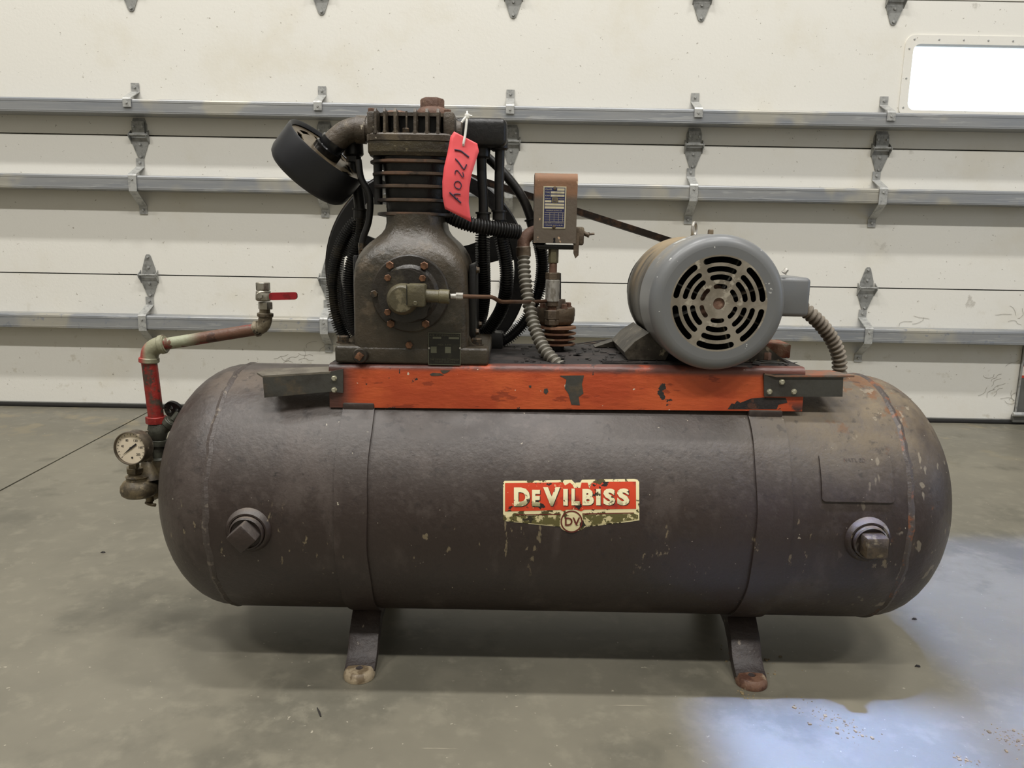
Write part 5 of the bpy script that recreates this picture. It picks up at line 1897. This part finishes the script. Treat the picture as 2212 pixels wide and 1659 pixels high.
# ball valve
bm = BM()
vx = P(569, 640).x
vz = lambda py: P(569, py).z
lathe(bm, [(0, vz(611) + 0.0), (0.0, vz(611))], (0, 0, 0), (0, 0, 1), 6) if False else None
cyl(bm, (vx, Y0, vz(627)), (vx, Y0, vz(610)), 14.5 * q0_, n=8, ch=0.001)
cyl(bm, (vx, Y0, vz(650)), (vx, Y0, vz(626)), 16.5 * q0_, 15.0 * q0_, n=28, ch=0.003)
cyl(bm, (vx + 0.003, Y0, vz(668)), (vx + 0.003, Y0, vz(652)), 15.0 * q0_, n=6, ch=0.001)
BV = obj('ball_valve', bm, M['valve'], AC, label='small nickel ball valve with a red lever')
bm = BM()
cyl(bm, P(561, 640, Y0), P(561, 640, Y0 - 0.028), 0.0075, n=20, ch=0.001)
cyl(bm, P(561, 640, Y0 - 0.024), P(561, 640, Y0 - 0.034), 0.0045, n=6)
obj('valve_stem', bm, M['valve'], BV)
bm = BM()
yy = Y0 - 0.026
a0_, a1_ = P(558, 641, yy), P(584, 642, yy)
box(bm, ((a0_.x + a1_.x) / 2, yy, (a0_.z + a1_.z) / 2), (a1_.x - a0_.x, 0.003, 0.013), 0.001)
obj('lever_shank', bm, M['valve'], BV)
a0_, a1_ = P(582, 640, yy), P(642, 640, yy)
bm = BM()
prism(bm, [rrect(0, -0.0072, a1_.x - a0_.x, 0.0068, 0.005, 4)], lambda u, v: (a0_.x + u, yy - 0.003, a0_.z + v + u * 0.04), (0, 0.006, 0))
obj('lever_grip', bm, M['red_lever'], BV, label='red plastic lever grip')
# nipple + elbows + pipes
e1 = P(574, 690)
bm = BM()
cyl(bm, P(572, 682), P(572, 664), 11 * q0_, n=18)
obj('valve_nipple', bm, M['elbow_grey'], BV)
OP = []
bm = BM()
tube(bm, [P(573, 678), P(573, 690), P(567, 705), P(550, 713)], 14.2 * q0_, 20, 0.003)
cyl(bm, P(573, 684), P(573, 676), 16.8 * q0_, n=24, ch=0.001)
cyl(bm, P(560, 709), P(551, 711), 17.0 * q0_, n=24, ch=0.001)
obj('pipe_elbow', bm, M['elbow_grey'], AC, label='dirty grey elbow under the ball valve')
bm = BM()
tube(bm, [P(556, 711), P(352, 744)], 12.8 * q0_, 22)
obj('outlet_pipe', bm, M['pipe_green'], AC, label='sloping pipe with worn pale green and brown paint')
bm = BM()
tube(bm, [P(358, 743), P(340, 747), P(326, 758), P(322, 778)], 18 * q0_, 22, 0.003)
cyl(bm, P(346, 745), P(356, 743), 20.5 * q0_, n=24, ch=0.0015)
cyl(bm, P(322, 772), P(322, 783), 20.8 * q0_, n=24, ch=0.0015)
obj('pipe_elbow', bm, M['elbow_mix'], AC, label='elbow with red and pale green paint')
bm = BM()
tube(bm, [P(322, 780), P(338, 908)], 16.0 * q0_, 24)
obj('riser_pipe', bm, M['pipe_red'], AC, label='red painted riser pipe')
bm = BM()
cyl(bm, P(338, 914), P(337, 899), 21.5 * q0_, n=8, ch=0.001)
obj('riser_nut', bm, M['pipe_red'], AC)
# globe valve with handwheel
bm = BM()
pz0 = P(342, 952)
lathe(bm, [(0, 0), (14 * q0_, 0), (17 * q0_, 6 * q0_), (20.5 * q0_, 18 * q0_), (21 * q0_, 26 * q0_), (19 * q0_, 36 * q0_), (17 * q0_, 41 * q0_), (0, 41 * q0_)], pz0, (0.02, 0, 1), 32)
cyl(bm, P(350, 930), P(372, 908), 12.5 * q0_, n=24, ch=0.001)
cyl(bm, P(362, 918), P(370, 909), 15.5 * q0_, n=24, ch=0.001)
cyl(bm, P(370, 910), P(383, 893, 0.02), 6 * q0_, n=14)
GV = obj('globe_valve', bm, M['valve_dark'], AC, label='grey-green globe valve below the red riser')
hc = P(375, 889, 0.02)
hax = V((0.25, 0.9, 0.3)).normalized()
hx_, hy_, hz_ = basis(hax)
Rh = 24 * q0_
loops = [circ(0, 0, Rh, 40), ]
for i in range(14):
    a = 2 * pi * i / 14
    c = (Rh * 0.84 * cos(a), Rh * 0.84 * sin(a))
    loops.append([(c[0] + Rh * 0.075 * cos(b) , c[1] + Rh * 0.075 * sin(b)) for b in [2 * pi * j / 8 for j in range(8)]])
for i in range(5):
    a = 2 * pi * i / 5
    loops.append(circ(Rh * 0.46 * cos(a), Rh * 0.46 * sin(a), Rh * 0.20, 12))
bm = BM()
prism(bm, loops, lambda u, v: hc + hx_ * u + hy_ * v, hax * 0.006)
obj('handwheel', bm, M['black_iron'], GV, label='small black pierced handwheel')
# union and pipe down into the tee
bm = BM()
cyl(bm, P(343, 962), P(343, 949), 19 * q0_, n=8, ch=0.001)
cyl(bm, P(343, 990), P(343, 958), 14 * q0_, n=24)
lathe(bm, [(0, 0), (18 * q0_, 0), (19 * q0_, 4 * q0_), (15 * q0_, 8 * q0_), (0, 8 * q0_)], P(345, 994), (0, 0, 1), 28)
obj('pipe_union', bm, M['valve_dark'], AC)
bm = BM()
tube(bm, [P(346, 992), P(348, 1020), P(345, 1050), P(325, 1062)], 21 * q0_, 22, 0.004)
obj('tee_body', bm, M['brass_dirty'], AC)
bm = BM()
cyl(bm, P(348, 1025), P(390, 1030), 15 * q0_, n=20)
obj('tank_nipple', bm, M['valve_dark'], AC)
# regulator body
YR = -0.035
bm = BM()
pr0 = P(302, 1071, YR)
lathe(bm, [(0, 0), (30 * q0_, 0.001), (36 * q0_, 6 * q0_), (38 * q0_, 14 * q0_), (37 * q0_, 24 * q0_), (31 * q0_, 33 * q0_), (25 * q0_, 37 * q0_), (24 * q0_, 42 * q0_), (26 * q0_, 45 * q0_), (20 * q0_, 48 * q0_), (0, 48 * q0_)], pr0, (0, 0, 1), 36)
cyl(bm, P(300, 1056, YR), P(340, 1055, -0.005), 22 * q0_, n=24)
cyl(bm, P(325, 1040, YR + 0.01), P(316, 992, YR + 0.02), 24 * q0_, 10 * q0_, n=24)
RG = obj('regulator', bm, M['brass_dirty'], AC, label='dirty brass regulator body under the gauge')
bm = BM()
cyl(bm, P(291, 1021, YR), P(291, 1009, YR), 17.5 * q0_, n=6, ch=0.001)
cyl(bm, P(291, 1030, YR), P(291, 1020, YR), 13 * q0_, n=20)
cyl(bm, P(290, 1011, YR - 0.005), P(289, 998, YR - 0.01), 11 * q0_, n=4)
obj('gauge_nut', bm, M['brass_dirty'], RG)
bm = BM()
cyl(bm, P(320, 1004, YR + 0.02), P(320, 990, YR + 0.02), 12 * q0_, n=6)
cyl(bm, P(318, 994, YR + 0.02), P(315, 950, YR + 0.02), 13 * q0_, n=20, ch=0.002)
ring = [P(318, 943, YR + 0.02) + V((0.0105 * cos(a), 0.004 * cos(a), 0.0105 * sin(a))) for a in [2 * pi * i / 24 for i in range(25)]]
sweep(bm, ring, 0.0022, 8, cap=False)
obj('relief_valve', bm, M['brass_dirty'], RG)
bm = BM()
pdn = P(324, 1066, YR + 0.01)
cyl(bm, pdn, P(324, 1082, YR + 0.01), 8.5 * q0_, n=14)
cyl(bm, P(323, 1080, YR + 0.01), P(325, 1090, YR + 0.01), 6 * q0_, n=12)
tube(bm, [P(316, 1086, YR + 0.01), P(326, 1090, YR + 0.0), P(336, 1091, YR + 0.005)], 0.0034, 10)
obj('drain_cock', bm, M['brass_dirty'], RG)
# gauge
YG = -0.075
gc = P(281.5, 968.5, YG)
qg = mpp(282, 968, YG)
RG_ = 37 * qg
gax = V((-0.10, -1, 0.05)).normalized()
gx, gy, gz = basis(gax)
bm = BM()
lathe(bm, [(0, -0.030), (RG_ * 0.86, -0.030), (RG_ * 0.97, -0.026), (RG_, -0.020), (RG_, 0.000), (RG_ * 0.985, 0.003), (RG_ * 0.94, 0.0035), (RG_ * 0.915, 0.001), (RG_ * 0.915, -0.003), (0, -0.003)], gc, gax, 56)
GA = obj('pressure_gauge', bm, M['gauge_case'], AC, label='round pressure gauge with a cream dial')


def gpt(u, v, o=-0.002):
    return gc + gx * (u * RG_) + gy * (v * RG_) + gax * o


bm = BM()
prism(bm, [circ(0, 0, 0.915, 48)], lambda u, v: gpt(u, v, -0.003), gax * 0.0006)
obj('gauge_dial', bm, M['dial'], GA, smooth=0)
# dial coordinates taken off the crop: centre (310,800), radius 225
gg = lambda x, y: ((x - 308) / 228.0, -(y - 800) / 228.0)
bm = BM()
for s, x, y in (('40', 190, 778), ('80', 256, 696), ('120', 377, 696), ('160', 445, 784), ('200', 408, 882)):
    cx_, cy_ = gg(x, y)
    w_ = 0.16 if len(s) == 2 else 0.24
    put_text(bm, s, lambda u, v: gpt(cx_ + (u - 0.5) * w_, cy_ + (v - 0.5) * 0.15, -0.0019), 0.01)
for i in range(21):
    a = radians(225 - 270 * i / 20)
    r0 = 0.80 if i % 2 else 0.74
    d = (cos(a), sin(a))
    e = (-sin(a) * 0.012, cos(a) * 0.012)
    prism(bm, [[(d[0] * r0 - e[0], d[1] * r0 - e[1]), (d[0] * 0.86 - e[0], d[1] * 0.86 - e[1]), (d[0] * 0.86 + e[0], d[1] * 0.86 + e[1]), (d[0] * r0 + e[0], d[1] * r0 + e[1])]],
          lambda u, v: gpt(u, v, -0.0022), gax * 0.0002)
obj('dial_markings', bm, M['ink'], GA, smooth=0)['kind'] = 'stuff'
bm = BM()
n_a, n_b, n_c = gg(188, 900), gg(310, 800), gg(388, 742)
prism(bm, [[(n_a[0], n_a[1]), (n_b[0] + 0.03, n_b[1] - 0.04), (n_c[0] + 0.03, n_c[1] - 0.04), (n_c[0] - 0.02, n_c[1] + 0.05), (n_b[0] - 0.03, n_b[1] + 0.04)]], lambda u, v: gpt(u, v, -0.0012), gax * 0.0005)
prism(bm, [circ(0, 0, 0.07, 16)], lambda u, v: gpt(u, v, -0.0012), gax * 0.0008)
prism(bm, [circ(gg(320, 930)[0], gg(320, 930)[1], 0.06, 12)], lambda u, v: gpt(u, v, -0.002), gax * 0.0005)
obj('gauge_needle', bm, M['ink'], GA, smooth=0)

# ================================================================== THE TAG
TG = empty('hang_tag', at(995, 380, -0.15), 'bright red paper tag marked 17204 tied to the pump with a white zip tie', 'tag')
rowsL = [(981, 284), (973, 295), (966.5, 330), (959, 362), (955.5, 392), (956, 425), (961, 451)]
rowsR = [(1031, 310), (1034.6, 327), (1026.5, 352), (1018.5, 378), (1014, 405), (1012.5, 438), (1018, 480)]
rowY = [-0.150, -0.1525, -0.157, -0.160, -0.161, -0.160, -0.158]


def tag_y(py):
    ys = [284 + (480 - 284) * i / 6 for i in range(7)]
    for i in range(6):
        if ys[i] <= py <= ys[i + 1]:
            t = (py - ys[i]) / (ys[i + 1] - ys[i])
            return rowY[i] * (1 - t) + rowY[i + 1] * t
    return rowY[0]


bm = BM()
NU = 8
grid = []
fine = 4
for i in range(6 * fine + 1):
    f = i / fine
    k = min(int(f), 5)
    t = f - k
    l = V(rowsL[k]).lerp(V(rowsL[k + 1]), t)
    r = V(rowsR[k]).lerp(V(rowsR[k + 1]), t)
    row = []
    for j in range(NU + 1):
        p = l.lerp(r, j / NU)
        row.append(bm.verts.new(at(p.x, p.y, tag_y(p.y) - 0.002 * sin(pi * j / NU))))
    grid.append(row)
for a, b in zip(grid, grid[1:]):
    for j in range(NU):
        bm.faces.new((a[j], a[j + 1], b[j + 1], b[j]))
tp = obj('tag_paper', bm, M['tag'], TG)
sm = tp.modifiers.new('thickness', 'SOLIDIFY')
sm.thickness = 0.0005
bm = BM()
zt = lambda x, y: (930 + x / 6.146, 230 + y / 6.146)
strokes = [([(318, 572), (400, 590), (450, 625), (510, 672)], 0.0013), ([(328, 692), (370, 735), (440, 830), (462, 805), (480, 768)], 0.0011),
           ([(325, 898), (330, 860), (350, 845), (378, 872), (420, 932), (440, 925), (428, 872)], 0.0008),
           ([(330, 1000), (315, 1040), (340, 1080), (385, 1092), (408, 1060), (402, 1020), (365, 990), (330, 1000)], 0.0008),
           ([(252, 1140), (330, 1212), (405, 1280)], 0.0013), ([(398, 1166), (350, 1160), (310, 1172), (332, 1228), (362, 1215)], 0.0009)]
for st, r in strokes:
    pts = []
    for x, y in st:
        a, b = zt(x, y)
        pts.append(at(a, b, tag_y(b) - 0.0030))
    sweep(bm, catmull(pts, 0.0015), r, 8)
obj('marker_digits', bm, M['marker'], TG)
bm = BM()
hp = at(1001.6, 312, -0.1525)
tube(bm, [hp + V((0, 0.006, -0.004)), hp + V((0, -0.004, 0.001)), at(1005, 290, -0.154), at(1008, 262, -0.152), at(1009, 252, -0.148)], 0.0021, 8)
tube(bm, [at(1009, 252, -0.148), at(1009, 246, -0.08), at(1009, 242, 0.0), at(1009, 262, 0.050), at(1009, 310, 0.050), at(1009, 342, 0.0), at(1005, 335, -0.10), hp + V((0, 0.006, -0.004))], 0.0016, 8)
obj('zip_tie', bm, M['tie'], TG, label='white nylon zip tie')
bm = BM()
box(bm, at(1009, 251, -0.150), (0.008, 0.006, 0.008), 0.0015)
tube(bm, [at(1007, 252, -0.151), at(1002, 258, -0.153), at(997, 265, -0.154)], 0.0020, 8)
tube(bm, [at(1012, 249, -0.150), at(1020, 251, -0.150)], 0.0015, 8)
obj('zip_tie_head', bm, M['tie'], TG)

# ================================================================== LITTER ON THE FLOOR
rnd = random.Random(11)
bm = BM()
for (pa, pb, n, sp) in (((1735, 1530), (1860, 1585), 90, 0.018), ((1570, 1410), (1690, 1440), 40, 0.02), ((2150, 1590), (2212, 1600), 70, 0.02), ((2070, 1640), (2130, 1655), 30, 0.008), ((1600, 1495), (1625, 1505), 25, 0.008)):
    a, b = floor_hit(*pa), floor_hit(*pb)
    for i in range(n):
        p = a.lerp(b, rnd.random()) + V((rnd.gauss(0, sp), rnd.gauss(0, sp), 0))
        s = rnd.uniform(0.0008, 0.0030) if i % 9 else rnd.uniform(0.004, 0.007)
        rot = Matrix.Rotation(rnd.uniform(0, 6.3), 3, 'Z')
        box(bm, (p.x, p.y, s * 0.16), (s, s * rnd.uniform(0.4, 0.9), s * 0.32), 0, rot)
tag(obj('floor_crumbs', bm, M['dust'], smooth=0), 'pale dried crumbs scattered on the concrete around the right foot', 'debris', kind='stuff')
a, b = floor_hit(685, 1530), floor_hit(693, 1549)
bm = BM()
sweep(bm, [a + V((0, 0, 0.0016)), a.lerp(b, 0.5) + V((0.0004, 0, 0.0018)), b + V((0, 0, 0.0014))], [0.0006, 0.0016, 0.0012], 8)
tag(obj('dark_splinter', bm, M['flake']), 'thin dark splinter lying on the concrete in front of the left foot', 'splinter')
for px, py, nm, lb in ((223, 1194, 'dark_chip', 'small dark chip on the concrete left of the tank'), (1982, 1440, 'dark_chip', 'dark chip on the concrete in the bluish light below the tank\'s right end'), (1975, 1338, 'dark_chip', 'smaller dark chip on the concrete close beside the tank\'s right end')):
    p = floor_hit(px, py)
    bm = BM()
    secs = []
    for zz, sc in ((0.0004, 1.0), (0.002, 0.9), (0.0035, 0.5)):
        secs.append([(p.x + 0.0055 * sc * cos(a) * (1 + 0.25 * sin(2.3 * a)), p.y + 0.0028 * sc * sin(a) + 0.001 * cos(3 * a), zz) for a in [2 * pi * i / 9 for i in range(9)]])
    loft(bm, secs)
    tag(obj(nm, bm, M['flake']), lb, 'chip')
bpy.context.view_layer.update()
